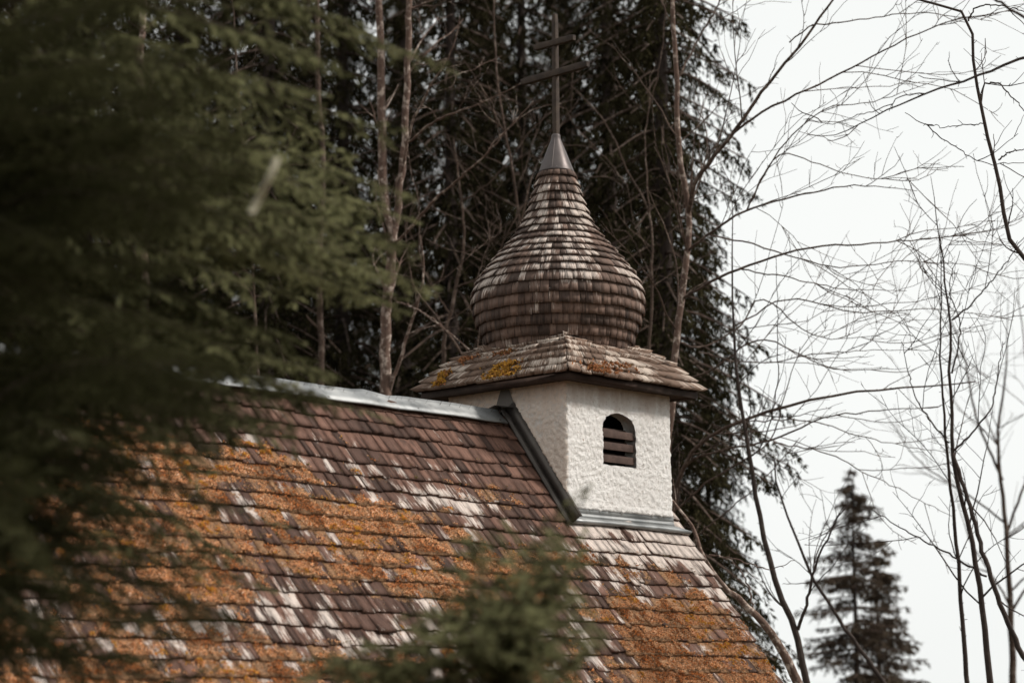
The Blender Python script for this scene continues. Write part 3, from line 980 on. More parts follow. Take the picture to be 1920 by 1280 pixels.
def trunk_mesh(H, r, mat, seed=0, taper=.12):
    rg = np.random.default_rng(seed); z = np.linspace(-.4, H, 14)
    P = np.stack([np.cumsum(rg.normal(0, .012, 14)), np.cumsum(rg.normal(0, .012, 14)), z], 1)
    mb = MB(); tubes(mb, [P], [np.linspace(r, r*taper, 14)], 9); return mb.build('trunk', mat, smooth=True)


protos = []
for i, (H, R0) in enumerate(((21, 1.55), (23, 1.9), (19, 1.5))):
    e = empty('spruce_tree'); tr = trunk_mesh(H, .17, m_bark_dk, i)
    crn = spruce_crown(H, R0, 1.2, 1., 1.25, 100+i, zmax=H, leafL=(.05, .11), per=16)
    tr.parent = e; crn.parent = e; protos.append(e)
spots = [  # pixel column, depth, proto, scale, turn, label
    (1248, 31, 0, 1.00, .4, 'tall dark spruce behind the white turret, its ragged right side against the sky'),
    (1150, 35, 1, 1.05, 2.1, 'dark spruce behind the onion dome, just right of the wooden cross'),
    (985, 38, 2, 1.10, 1.0, 'dark spruce behind the onion dome, just left of the wooden cross'),
    (850, 34, 0, .97, 3.0, 'dark spruce between the twin pale trunks and the onion dome'),
    (640, 36, 1, 1.00, .2, 'dark spruce just left of the twin pale trunks, above the metal ridge'),
    (500, 32, 2, 1.05, 5.0, 'dark spruce above the ridge behind the light green foreground spray'),
    (330, 35, 0, 1.04, 4.0, 'dark spruce just right of the thin blotched trunk on the left'),
    (160, 33, 1, .95, 2.6, 'dark spruce just left of the thin blotched trunk, above the ridge'),
    (10, 36, 2, 1.1, 1.9, 'dark spruce at the left edge of the photo behind the foreground boughs'),
    (1225, 44, 2, 1.12, 3.6, 'second row dark spruce showing through the gap right of the cross'),
    (1070, 47, 0, 1.1, 5.5, 'second row dark spruce directly behind the cross'),
    (915, 46, 1, 1.0, 4.4, 'second row dark spruce left of the cross'),
    (760, 44, 2, 1.2, .9, 'second row dark spruce behind the twin pale trunks'),
    (570, 47, 0, 1.12, 1.4, 'second row dark spruce behind the middle of the wood'),
    (420, 45, 1, 1.05, 3.3, 'second row dark spruce right of the thin blotched trunk'),
    (240, 47, 2, 1.2, 2.2, 'second row dark spruce directly behind the thin blotched trunk'),
    (90, 46, 0, 1.1, .7, 'second row dark spruce near the left edge of the photo'),
    (-120, 30, 1, 1.0, .1, 'dark spruce standing outside the left edge of the photo'),
    (1322, 36, 2, .56, 2.0, 'shorter dark spruce filling the lower right edge of the wood beside the turret'),
]
for k_, px_ in enumerate(range(-60, 1290, 135)):
    spots.append((px_+17*(k_ % 3), 58+3*(k_ % 2), k_ % 3, 1.25, k_*1.3, 'spruce at the very back of the wood, seen only through gaps between nearer trunks'))
used = set()
for (px, dp, pi, sc_, rz_, lab) in spots:
    p = ground_at(px, dp, -6.3)
    if pi in used:
        src = protos[pi]; o = src.copy(); C.objects.link(o)
        for ch in src.children:
            c = ch.copy(); C.objects.link(c); c.parent = o
    else: o = protos[pi]; used.add(pi)
    o.location = p; o.scale = (sc_,)*3; o.rotation_euler = (0, 0, rz_)
    tag(o, lab, 'tree', 'spruces of the wood behind the chapel')

# far small spruces standing clear against the sky
def far_spruce(px, py, depth, H, R0, seed, lab):
    top = at(px, py, depth); e = empty('spruce_tree', (top[0], top[1], top[2]-H))
    t = trunk_mesh(H-.1, .12, m_bark_dk, seed); t.parent = e
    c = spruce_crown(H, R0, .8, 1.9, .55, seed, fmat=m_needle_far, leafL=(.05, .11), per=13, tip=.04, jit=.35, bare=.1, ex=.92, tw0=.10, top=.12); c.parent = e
    tag(e, lab, 'tree', 'small spruces standing alone on the right')
far_spruce(1598, 888, 42, 9.0, 2.5, 61, 'small brownish spruce with a pointed top standing alone against the sky, lower right')
far_spruce(1650, 1010, 42.4, 8.0, 1.7, 62, 'lower spruce top growing into the right side of the small lone spruce')

# ---------------------------------------------------------------- bare trees
def grow(paths, radii, nchild, lmin, lmax, ang=(.5, 1.1), upb=.15, K=7, t0=.15, wig=.12, seed=0, rscale=.5, rmin=.003, flat=None):
    rg = np.random.default_rng(seed); P = np.asarray(paths); R = np.asarray(radii); N, Kp, _ = P.shape
    out, orr = [], []
    plen = np.linalg.norm(np.diff(P, axis=1), axis=2).sum(1)
    for i in range(N):
        n = nchild(plen[i], rg) if callable(nchild) else nchild
        for _ in range(n):
            t = rg.uniform(t0, .98)*(Kp-1); j = min(int(t), Kp-2); fr = t-j
            b = P[i, j]*(1-fr)+P[i, j+1]*fr; d = P[i, j+1]-P[i, j]; d = d/(np.linalg.norm(d)+1e-9)
            v = rg.normal(size=3); v -= v@d*d; v /= np.linalg.norm(v)+1e-9
            a = rg.uniform(*ang); D = d*math.cos(a)+v*math.sin(a)
            Lc = rg.uniform(lmin, lmax)*(1-.45*t/(Kp-1))
            rr = max(rmin, (R[i, j]*(1-fr)+R[i, j+1]*fr)*rscale)
            pts = [b]; seg = Lc/(K-1)
            for q in range(K-1):
                D = D+rg.normal(0, wig, 3)+np.array([0, 0, upb*.25]); D /= np.linalg.norm(D)
                pts.append(pts[-1]+D*seg)
            out.append(pts); orr.append(np.linspace(rr, max(rmin*.6, rr*.25), K))
    return np.array(out).reshape(-1, K, 3), np.array(orr).reshape(-1, K)


def bare_tree(name, label, cat, trunk, limbs, mat, seed, dens=1., group=None, twmat=None, up_=.15, lens=(.6, 2.0), ang=(.5, 1.1), root=True, lv=3, t0=.2, kind_trunk='trunk'):
    """trunk, limbs: (list of (px,py,depth), r0, r1) - measured positions turned into points in space"""
    def mk(s):
        pts = [at(*q) for q in s[0]]; K = 26
        P = smooth_path(pts, K); rg = np.random.default_rng(seed+len(pts)); 
        P[1:-1] += rg.normal(0, .006, (K-2, 3)); return P, np.linspace(s[1], s[2], K)
    T, TR = mk(trunk)
    if root and T[0, 2] > -6.2:    # carry the trunk down to the soil
        b = T[0]; ext = np.array([b+(T[0]-T[2])*.0+np.array([0, 0, -6.5-b[2]])*f for f in np.linspace(1, .12, 5)])
        T = np.vstack([ext, T]); TR = np.r_[np.linspace(TR[0]*1.35, TR[0]*1.03, 5), TR]
    e = empty(name, T[0]); mb = MB(); tubes(mb, [T], [TR], 8); child(mb.build(kind_trunk, mat, smooth=True), e)
    LP, LR = [], []
    for s in limbs:
        P, R_ = mk(s); LP.append(P); LR.append(R_)
        mb = MB(); tubes(mb, [P], [R_], 6); child(mb.build('limb', twmat or mat, smooth=True), e)
    base = [T[-26:]]+LP; bR = [TR[-26:]]+LR
    tw = MB()
    p1, r1 = grow(base, bR, lambda L_, g: int(L_*1.3*dens+g.random()), lens[0], lens[1], ang, up_, 8, t0, .13, seed, .42, .0048)
    if len(p1): tubes(tw, p1, r1, 4)
    if len(p1) and lv > 1:
        p2, r2 = grow(p1, r1, lambda L_, g: int(L_*2.6*dens**.5+g.random()), lens[0]*.4, lens[1]*.45, (.4, 1.), up_, 6, .1, .15, seed+1, .55, .0036)
        if len(p2): tubes(tw, p2, r2, 3)
        if len(p2) and lv > 2:
            p3, r3 = grow(p2, r2, lambda L_, g: int(L_*1.8+g.random()), .08, .35, (.4, 1.1), up_, 4, .1, .15, seed+2, .6, .0030)
            if len(p3): tubes(tw, p3, r3, 3)
    sp_, sr_ = grow(base, bR, lambda L_, g: int(L_*7), .02, .085, (.6, 1.3), .1, 3, .05, .2, seed+5, .3, .0035)
    tubes(tw, sp_, np.maximum(sr_, .0022), 3)
    if len(p1):
        sp_, sr_ = grow(p1, r1, lambda L_, g: int(L_*5), .015, .06, (.6, 1.3), .1, 3, .05, .2, seed+6, .5, .003)
        tubes(tw, sp_, sr_, 3)
    if tw.n: child(tw.build('crown', twmat or mat), e)
    tag(e, label, cat, group); return e


D = 27.5
bare_tree('bare_tree', 'pale blotched tree with twin trunks forking above the metal ridge, left of the dome', 'tree',
    ([(724, 760, D), (722, 640, D), (730, 520, D), (736, 440, D), (721, 380, D), (718, 300, D), (716, 180, D), (712, 60, D), (708, -60, D)], .066, .038),
    [([(736, 445, D), (746, 385, D), (753, 320, D), (760, 230, D), (764, 120, D), (768, 0, D), (770, -70, D)], .046, .034),
     ([(726, 740, D), (748, 680, D-.1), (770, 610, D-.2), (788, 550, D-.3), (795, 500, D-.3), (788, 440, D-.4)], .024, .008),
     ([(752, 330, D), (770, 240, D-.3), (805, 165, D-.6), (850, 90, D-.9), (862, 30, D-1)], .017, .006),
     ([(758, 275, D), (820, 225, D-.5), (900, 195, D-1), (990, 150, D-1.4)], .018, .005),
     ([(740, 460, D), (820, 370, D-.6), (900, 300, D-1.2), (960, 235, D-1.5), (1000, 190, D-1.7)], .022, .006),
     ([(735, 560, D), (800, 590, D-.8), (880, 655, D-1.1)], .014, .005)],
    m_bark_pale, 201, .9, lens=(.5, 1.6))
bare_tree('bare_tree', 'thin blotched trunk rising through the dark boughs at the left of the photo', 'tree',
    ([(276, 700, 28), (273, 560, 28), (270, 400, 28), (263, 240, 28), (264, 130, 28), (269, 0, 28), (272, -60, 28)], .045, .036),
    [([(272, 470, 28), (220, 400, 27.6), (200, 350, 27.4)], .010, .004), ([(268, 60, 28), (310, 20, 27.6), (330, -20, 27.5)], .012, .006)],
    m_bark_pale, 211, .6, lens=(.4, 1.3))
bare_tree('bare_tree', 'dim brown trunk deep in the wood, between the thin blotched trunk and the twin trunks', 'tree',
    ([(602, 700, 31), (600, 500, 31), (606, 320, 31), (597, 180, 31), (595, 20, 31), (594, -60, 31)], .04, .03), [],
    m_bark, 221, .8, lens=(.4, 1.5))
B = 25.2
bare_tree('bare_tree', 'tall bare tree rising behind the turret eaves, its long limbs reaching right across the sky', 'tree',
    ([(1250, 860, B), (1257, 780, B), (1264, 680, B), (1278, 560, B), (1292, 450, B), (1289, 380, B), (1273, 280, B), (1268, 150, B), (1262, 30, B), (1260, -60, B)], .040, .022),
    [([(1290, 400, B), (1305, 340, B-.2), (1380, 242, B-.4), (1430, 170, B-.5), (1500, 85, B-.6), (1560, 0, B-.7), (1590, -40, B-.7)], .026, .010),
     ([(1375, 250, B-.4), (1420, 215, B-.5), (1485, 182, B-.6), (1580, 136, B-.6), (1665, 90, B-.7), (1780, 40, B-.7), (1900, 20, B-.7)], .013, .004),
     ([(1291, 470, B), (1340, 432, B-.3), (1400, 395, B-.5), (1500, 366, B-.6), (1600, 348, B-.8), (1720, 358, B-.9)], .015, .003),
     ([(1280, 560, B), (1340, 525, B-.3), (1400, 500, B-.5), (1510, 466, B-.6), (1650, 455, B-.7), (1830, 440, B-.9)], .016, .004),
     ([(1390, 505, B-.4), (1480, 520, B-.5), (1570, 540, B-.6), (1700, 545, B-.6)], .008, .003),
     ([(1400, 395, B-.4), (1440, 315, B-.5), (1480, 290, B-.5), (1600, 330, B-.6), (1720, 335, B-.6)], .008, .003),
     ([(1268, 640, B), (1320, 650, B+.2), (1390, 610, B+.3), (1430, 560, B+.3), (1530, 630, B+.3), (1650, 630, B+.3)], .012, .003),
     ([(1400, 395, B-.4), (1450, 300, B-.4), (1500, 240, B-.4), (1560, 200, B-.4), (1640, 190, B-.4), (1760, 150, B-.4)], .009, .003),
     ([(1330, 440, B-.3), (1420, 460, B-.3), (1560, 500, B-.3), (1700, 490, B-.3), (1850, 500, B-.3)], .009, .003),
     ([(1380, 610, B+.2), (1480, 560, B+.2), (1600, 585, B+.2), (1760, 580, B+.2), (1900, 600, B+.2)], .009, .003),
     ([(1310, 660, B+.2), (1420, 680, B+.2), (1560, 660, B+.2), (1720, 655, B+.2)], .008, .003),
     ([(1480, 80, B-.5), (1520, 50, B-.5), (1600, 40, B-.5), (1720, 25, B-.5), (1860, 40, B-.5)], .008, .003),
     ([(1270, 150, B), (1300, 90, B+.2), (1340, 20, B+.3), (1370, -40, B+.3)], .014, .006)],
    m_bark_pale, 231, 1.6, lens=(.6, 2.2), ang=(.35, .95), up_=.12, twmat=m_bark)
bare_tree('bare_tree', 'bare tree right beside the white turret with two limbs arching right at window height', 'tree',
    ([(1330, 1330, 26), (1295, 1150, 26), (1268, 1010, 26), (1262, 930, 26), (1290, 860, 25.8), (1330, 815, 25.6), (1400, 785, 25.4), (1470, 762, 25.2), (1580, 738, 25), (1700, 728, 24.9), (1830, 715, 24.8)], .036, .006),
    [([(1275, 890, 26), (1300, 862, 25.8), (1360, 842, 25.6), (1445, 826, 25.4), (1540, 785, 25.2), (1640, 770, 25.1), (1760, 762, 25)], .015, .004),
     ([(1268, 720, 26.5), (1340, 690, 26.2), (1400, 645, 26), (1450, 640, 25.8), (1560, 690, 25.8), (1700, 690, 25.6)], .013, .003),
     ([(1262, 960, 26), (1330, 900, 25.8), (1440, 830, 25.6), (1470, 740, 25.5), (1500, 650, 25.4)], .013, .004),
     ([(1450, 830, 25.6), (1550, 850, 25.6), (1650, 900, 25.5), (1790, 970, 25.4)], .008, .003),
     ([(1400, 790, 25.5), (1520, 790, 25.5), (1660, 830, 25.5), (1800, 850, 25.5)], .008, .003),
     ([(1300, 1010, 26), (1360, 960, 25.8), (1430, 900, 25.6), (1500, 820, 25.5)], .010, .004)],
    m_bark, 241, 1.2, lens=(.5, 1.8), ang=(.35, .9))
bare_tree('leaning_tree', 'smooth grey leaning stem curving up along the right end of the shingle roof', 'tree',
    ([(1530, 1370, 22.6), (1490, 1270, 22.6), (1455, 1200, 22.5), (1405, 1140, 22.4), (1350, 1090, 22.4), (1322, 1050, 22.4), (1300, 990, 22.5), (1266, 945, 22.6), (1240, 900, 22.8)], .052, .008),
    [([(1415, 1150, 22.5), (1400, 1090, 22.5), (1372, 1050, 22.6), (1345, 1042, 22.6)], .010, .004),
     ([(1330, 1040, 22.4), (1380, 1048, 22.2), (1440, 1065, 22), (1490, 1050, 21.9)], .010, .003)],
    m_bark_pale, 251, .25, lens=(.3, .9))
bare_tree('bare_tree', 'slender dark tree forking low down, between the leaning stem and the small lone spruce', 'tree',
    ([(1530, 1360, 25), (1508, 1260, 25), (1490, 1180, 25), (1455, 1095, 25), (1430, 1000, 25), (1412, 900, 25), (1400, 830, 25), (1385, 720, 25), (1376, 640, 25), (1373, 500, 25), (1371, 360, 25)], .040, .003),
    [([(1496, 1180, 25), (1512, 1130, 24.9), (1522, 1085, 24.8), (1545, 1020, 24.7), (1575, 965, 24.6), (1600, 935, 24.6)], .020, .006),
     ([(1400, 860, 25), (1430, 830, 24.9), (1455, 740, 24.9), (1458, 600, 24.9), (1455, 480, 24.9)], .008, .003)],
    m_bark_dk, 261, 1., lens=(.5, 1.5), ang=(.35, .9))
bare_tree('bare_tree', 'thin dark stem slanting down to the right in front of the small lone spruce', 'tree',
    ([(1700, 1340, 26), (1640, 1255, 26), (1570, 1155, 26), (1525, 1085, 26), (1490, 1000, 26), (1460, 920, 26), (1452, 860, 26)], .026, .008),
    [([(1525, 1085, 26), (1530, 1040, 26), (1560, 985, 26), (1590, 940, 26)], .010, .004)],
    m_bark_dk, 271, 1., lens=(.4, 1.3))
bare_tree('bare_tree', 'dark bare tree on the right with three stems parting where they cross', 'tree',
    ([(1860, 1340, 24), (1855, 1270, 24), (1840, 1120, 24), (1815, 980, 24), (1795, 905, 24), (1784, 830, 24), (1781, 720, 24), (1780, 600, 24), (1768, 500, 24), (1755, 400, 24), (1745, 330, 24)], .036, .0025),
    [([(1816, 1300, 24.3), (1802, 1120, 24.3), (1790, 980, 24.2), (1778, 880, 24.1), (1770, 780, 24), (1763, 640, 24), (1765, 520, 24), (1762, 420, 24)], .026, .0025),
     ([(1786, 850, 24), (1810, 920, 23.9), (1848, 1050, 23.8), (1875, 1130, 23.8), (1905, 1200, 23.8), (1935, 1260, 23.8)], .018, .028),
     ([(1784, 850, 24), (1810, 825, 23.9), (1855, 770, 23.8), (1865, 740, 23.8), (1880, 640, 23.8)], .012, .004),
     ([(1780, 830, 24), (1745, 790, 24.1), (1715, 740, 24.1), (1690, 640, 24.1)], .009, .003),
     ([(1785, 600, 24), (1830, 560, 24), (1880, 500, 24), (1930, 430, 24)], .010, .004),
     ([(1785, 700, 24), (1800, 610, 24), (1780, 540, 24), (1800, 470, 24)], .010, .003),
     ([(1850, 1080, 24), (1790, 1045, 24), (1700, 995, 24), (1625, 950, 24)], .012, .004)],
    m_bark_dk, 281, 1.35, lens=(.5, 1.8), ang=(.35, .95))
bare_tree('bare_tree', 'dark crooked bare tree at the far right, leaning in from the photo edge', 'tree',
    ([(1990, 1100, 21), (1985, 700, 21), (1965, 540, 21), (1922, 482, 21), (1890, 440, 21), (1880, 380, 21), (1862, 290, 21), (1840, 200, 21), (1828, 130, 21), (1815, 35, 21), (1775, 12, 21), (1710, -4, 21)], .030, .010),
    [([(1838, 190, 21), (1845, 160, 21), (1870, 155, 20.9), (1890, 175, 20.8), (1925, 210, 20.7)], .009, .004),
     ([(1844, 232, 21), (1810, 234, 21), (1770, 238, 21), (1735, 232, 21)], .005, .003),
     ([(1816, 40, 21), (1830, 15, 21), (1870, 10, 21), (1930, 25, 21)], .008, .004),
     ([(1872, 300, 21), (1895, 285, 21), (1925, 280, 21)], .008, .004),
     ([(1737, 233, 21), (1775, 265, 21), (1845, 305, 21), (1925, 305, 21)], .005, .003)],
    m_bark_dk, 291, 1.3, lens=(.3, 1.2), ang=(.4, 1.0), lv=2)
bare_tree('bare_tree', 'bare tree outside the right edge with one long forked branch crossing the upper sky', 'tree',
    ([(2150, 1200, 19), (2140, 700, 19), (2120, 300, 19), (2090, 60, 19), (2070, -150, 19)], .07, .04),
    [([(2110, 200, 19), (2000, 110, 19), (1925, 108, 19), (1840, 142, 19), (1740, 175, 19), (1660, 208, 19), (1600, 238, 19), (1550, 256, 19), (1513, 252, 19)], .017, .0025),
     ([(1735, 176, 19), (1700, 176, 19), (1660, 200, 19), (1600, 218, 19), (1560, 232, 19), (1506, 224, 19)], .005, .0022),
     ([(2080, 130, 17), (1990, 60, 17), (1925, 35, 17), (1890, 14, 17), (1850, -8, 17)], .016, .008)],
    m_bark_dk, 301, 1.1, lens=(.2, .6), ang=(.5, 1.2), lv=2, t0=.45)
bare_tree('bare_tree', 'fine twigged bare tree standing far off at the right edge of the photo', 'tree',
    ([(1900, 1330, 36), (1895, 1150, 36), (1885, 980, 36), (1870, 820, 36), (1885, 700, 36), (1890, 560, 36)], .06, .004),
    [([(1880, 900, 36), (1830, 780, 36), (1800, 640, 36), (1735, 520, 36)], .022, .006), ([(1888, 1000, 36), (1930, 860, 36), (1925, 700, 36), (1905, 500, 36)], .025, .006),
     ([(1895, 1150, 36), (1960, 1020, 36), (1990, 800, 36)], .025, .006), ([(1885, 980, 36), (1820, 930, 36), (1720, 860, 36), (1640, 740, 36)], .018, .004)],
    m_bark, 311, 1.3, lens=(.8, 2.6), ang=(.35, .9), lv=2)
bare_tree('bare_tree', 'brown twiggy tree between the onion dome and the twin trunks', 'tree',
    ([(830, 800, 29), (832, 650, 29), (850, 560, 29), (868, 470, 29), (865, 380, 29), (850, 260, 29)], .03, .010),
    [([(845, 590, 29), (800, 520, 28.8), (785, 460, 28.6), (790, 400, 28.6)], .013, .005), ([(855, 540, 29), (920, 500, 28.8), (960, 420, 28.6), (1040, 300, 28.5)], .012, .004),
     ([(865, 480, 29), (935, 440, 28.8), (930, 380, 28.8)], .010, .004), ([(862, 380, 29), (930, 330, 28.7), (1000, 240, 28.6), (1060, 190, 28.6)], .012, .004)],
    m_bark, 321, 1.1, lens=(.5, 1.7))
bare_tree('bare_tree', 'tangle of brown twigs low between the twin trunks and the skirt roof', 'tree',
    ([(905, 900, 27), (880, 700, 27), (850, 640, 27), (800, 570, 27), (770, 520, 27), (760, 420, 27)], .022, .006),
    [([(880, 700, 27), (900, 620, 27), (890, 540, 27), (930, 420, 27)], .010, .004)], m_bark, 341, 1.0, lens=(.5, 1.4))
bare_tree('bare_tree', 'brown bare sapling showing through the gap in the boughs above the ridge', 'tree',
    ([(500, 900, 27), (480, 640, 27), (470, 420, 27), (450, 230, 27), (440, 60, 27), (430, -50, 27)], .022, .008),
    [([(470, 430, 27), (520, 320, 27), (560, 230, 27)], .010, .004), ([(475, 560, 27), (420, 470, 27), (390, 380, 27)], .010, .004)], m_bark, 351, 1.0, lens=(.5, 1.6))
bare_tree('bare_tree', 'brown twiggy bare tree standing behind the cross, its crown filling the gap beside it', 'tree',
    ([(1000, 800, 29), (985, 600, 29), (975, 420, 29), (950, 260, 29), (930, 120, 29), (925, -40, 29)], .026, .009),
    [([(975, 420, 29), (1010, 300, 29), (1090, 180, 29)], .012, .004), ([(950, 260, 29), (900, 160, 29), (860, 100, 29)], .012, .004)], m_bark, 361, 1.0, lens=(.5, 1.8))
bare_tree('bare_tree', 'slim brown tree just right of the onion dome, forking below the cross arms', 'tree',
    ([(1215, 800, 28), (1218, 660, 28), (1222, 520, 28), (1218, 400, 28), (1180, 330, 28), (1150, 260, 28), (1120, 210, 28), (1070, 160, 28)], .022, .006),
    [([(1170, 340, 28), (1130, 290, 28), (1080, 240, 28), (1060, 200, 28)], .009, .004), ([(1222, 520, 28), (1180, 440, 28), (1150, 430, 28)], .008, .004),
     ([(1218, 400, 28), (1210, 250, 28), (1240, 100, 28), (1250, -20, 28)], .010, .005)],
    m_bark, 331, .9, lens=(.5, 1.6))

# ---------------------------------------------------------------- foreground spruces
def needles(mb, A, B_, dens=900, old=1., nl=(.014, .022), w=.0018):
    """A,B_ (n,3) twig segments; needles all round them"""
    A = np.asarray(A); B_ = np.asarray(B_); L_ = np.linalg.norm(B_-A, axis=1); cnt = np.maximum(3, (L_*dens).astype(int))
    idx = np.repeat(np.arange(len(A)), cnt); n = len(idx); t = rng.random((n, 1))
    d = (B_-A)/(L_[:, None]+1e-9); d = d[idx]; p = A[idx]+(B_-A)[idx]*t
    v = rng.normal(size=(n, 3)); v -= (v*d).sum(1, keepdims=True)*d; v /= np.linalg.norm(v, axis=1, keepdims=True)
    nd = d*.75+v*.8; nd /= np.linalg.norm(nd, axis=1, keepdims=True)
    e = np.cross(nd, v+rng.normal(0, .3, (n, 3))); e /= np.linalg.norm(e, axis=1, keepdims=True)+1e-9
    l = rng.uniform(*nl, (n, 1))
    V = np.stack([p-e*w, p+e*w, p+nd*l], 1).reshape(-1, 3)
    sh = np.minimum(1.25, rng.beta(1.2, 1.8, len(A))*old); cc = np.repeat(sh[idx], 3)
    mb.add(V, np.arange(3*n).reshape(n, 3), None, np.stack([cc, cc, cc, np.ones_like(cc)], 1))


def spray(wood, SA, SB, P0, P1, width, sag=.12, seed=0, r0=.006, hang=.35, step=.062, bare_to=.12):
    """one bough: axis from P0 to P1, side shoots with secondary shoots"""
    rg = np.random.default_rng(seed); P0, P1 = np.array(P0), np.array(P1); ax = P1-P0; Lx = np.linalg.norm(ax)
    mid = (P0+P1)/2+np.array([0, 0, sag*Lx]); ctrl = smooth_path([P0, mid, P1], 14)
    tubes(wood, [ctrl], [np.linspace(r0, .0018, 14)], 5)
    SA.extend(ctrl[4:-1]); SB.extend(ctrl[5:])
    n = int(Lx/step)
    side0 = np.cross(ax/Lx, [0, 0, 1.]); side0 /= np.linalg.norm(side0)+1e-9; roll = rg.normal(0, .75); side0 = side0*math.cos(roll)+np.cross(side0, ax/Lx)*math.sin(roll)
    ws, wr = [], []
    for i in range(n):
        t = bare_to+(1-bare_to)*(i+rg.random()*.5)/n
        if t > .985: continue
        b = np.array([np.interp(t*13, range(14), ctrl[:, j]) for j in range(3)])
        k = min(12, int(t*13)); d = ctrl[k+1]-ctrl[k]; d /= np.linalg.norm(d)
        sg = 1 if i % 2 else -1
        tl = width*(.35+.65*math.sin(min(1, (1-t)*1.5)*math.pi/2))*rg.uniform(.55, 1.05)*(.5+.5*min(1, t*3))
        v = d*.75+side0*sg*.75+np.array([0, 0, -1])*hang*rg.uniform(.2, 1.4)+rg.normal(0, .14, 3); v /= np.linalg.norm(v)
        q = [b]
        for j in range(4):
            q.append(q[-1]+v*tl/4); v = v+np.array([0, 0, -.10*hang])+rg.normal(0, .05, 3); v /= np.linalg.norm(v)
        ws.append(q); wr.append([.0022, .0019, .0016, .0013, .001])
        SA.extend(q[:-1]); SB.extend(q[1:])
        if tl > .07:
            for j in range(1, 4):
                for sg2 in (-1, 1):
                    if rg.random() < .25: continue
                    dd = q[j+1]-q[j]; dd /= np.linalg.norm(dd); s2 = np.cross(dd, [0, 0, 1.]); s2 /= np.linalg.norm(s2)+1e-9
                    v2 = dd*.75+s2*sg2*.7+np.array([0, 0, -1])*hang*rg.uniform(0, .8)+rg.normal(0, .12, 3); v2 /= np.linalg.norm(v2)
                    SA.append(q[j]); SB.append(q[j]+v2*tl*rg.uniform(.25, .5))
    tubes(wood, ws, wr, 3)


def fg_tree(label, trunk_pts, r0, r1, boughs, seed, group, nd=900, dead=None):
    global rng
    rng = np.random.default_rng(seed)
    T = smooth_path([at(*q) for q in trunk_pts], 20)
    b = T[0]
    ext = np.array([b+np.array([0, 0, -5.0-b[2]])*f for f in (1, .5)]) if b[2] > -5.0 else np.zeros((0, 3))
    T = np.vstack([ext, T]); e = empty('spruce_tree', T[0]); mb = MB(); tubes(mb, [T], [np.linspace(r0, r1, len(T))], 9)
    child(mb.build('trunk', m_bark, smooth=True), e)
    rg = random.Random(seed)
    for i, (q0, q1, wd, kw) in enumerate(boughs):
        wood = MB(); SA, SB = [], []
        P1 = at(*q1); old = kw.pop('old', 1.)
        if q0 is None:      # springs from the trunk at a fitting height
            h = P1[2]+kw.pop('rise', .12); k = int(np.argmin(np.abs(T[:, 2]-h))); P0 = T[k]
        else: P0 = at(*q0)
        spray(wood, SA, SB, P0, P1, wd, seed=seed*100+i, **kw)
        leaf = MB(); needles(leaf, SA, SB, nd, old=old)
        mb = MB(); nwf = sum(len(f[0]) for f in wood.f)
        mb.v = wood.v+leaf.v; mb.a = wood.a+leaf.a; mb.c = wood.c+leaf.c; mb.f = wood.f+[(f[0]+wood.n,) for f in leaf.f]
        o = mb.build('branch', [m_bark, m_needle_fg], attrs=True); mi = np.zeros(len(o.data.polygons), np.int32); mi[nwf:] = 1
        o.data.polygons.foreach_set('material_index', mi); child(o, e)
    if dead:
        mb = MB(); P = smooth_path([at(*q) for q in dead], 8); tubes(mb, [P], [np.linspace(.014, .012, 8)], 7)
        o = mb.build('dead_twig', m_deadtwig); o['label'] = 'pale broken dead twig'; child(o, e)
    tag(e, label, 'tree', group); return e


K_ = lambda **k: k
bl = []
tips = [  # px, py, depth, width
    (855, 130, 5.6, .14), (700, 60, 5.2, .20), (620, 180, 4.8, .20), (740, 250, 5.4, .20), (560, 20, 5.0, .22), (430, 120, 4.6, .22), (520, 300, 4.8, .22),
    (640, 120, 4.3, .20), (380, -40, 4.6, .22), (300, 240, 4.4, .22), (350, 420, 4.7, .2),
    (700, 400, 6.0, .15), (660, 330, 6.1, .14), (640, 385, 5.6, .16), (600, 340, 5.4, .16), (560, 430, 5.3, .17), (690, 455, 5.7, .16), (860, 140, 5.8, .10), (825, 545, 5.8, .13), (770, 590, 5.8, .12), (790, 420, 6.0, .12), (730, 470, 5.8, .16), (820, 555, 5.9, .12), (680, 560, 5.5, .18), (560, 640, 5.2, .20), (470, 540, 4.9, .2), (720, 520, 5.2, .18),
    (380, 620, 4.6, .22), (620, 700, 5.0, .2), (480, 760, 4.7, .2), (740, 790, 5.4, .07), (560, 830, 4.9, .16), (380, 820, 4.5, .18), (300, 700, 4.4, .2),
    (545, 990, 5.2, .07), (430, 950, 4.8, .12), (520, 1110, 5.1, .11), (390, 1060, 4.6, .16), (330, 1190, 4.6, .16), (250, 960, 4.3, .18), (200, 1120, 4.3, .18), (160, 1260, 4.3, .18), (360, 1300, 4.8, .1),
    (160, 820, 4.2, .2), (180, 500, 4.3, .2), (60, 1000, 4.1, .2), (40, 200, 4.2, .2), (90, 1180, 4.1, .2)]
for (x, y, d, wd) in tips: bl.append((None, (x, y, 11.8+(d-5)*.9 if x > 450 else 9.6+(d-4.5)), wd*1.55, K_(rise=.3, sag=.06, old=2.8 if 440 < x < 830 and 280 < y < 640 else 1.3 if x > 440 else .5)))  # sunlit mid-left boughs coloured bright, shaded far-left ones coloured dark
rf = random.Random(88)
for _ in range(8):      # low boughs over the roof's left end
    bl.append((None, (rf.uniform(60, 500), rf.uniform(780, 1330), rf.uniform(8.8, 10.8)), rf.uniform(.28, .40), K_(rise=rf.uniform(.1, .35), sag=.06, old=rf.uniform(.15, .6))))
bl.append((None, (474, 404, 9.4), .2, K_(rise=.25, sag=.05, old=.8)))
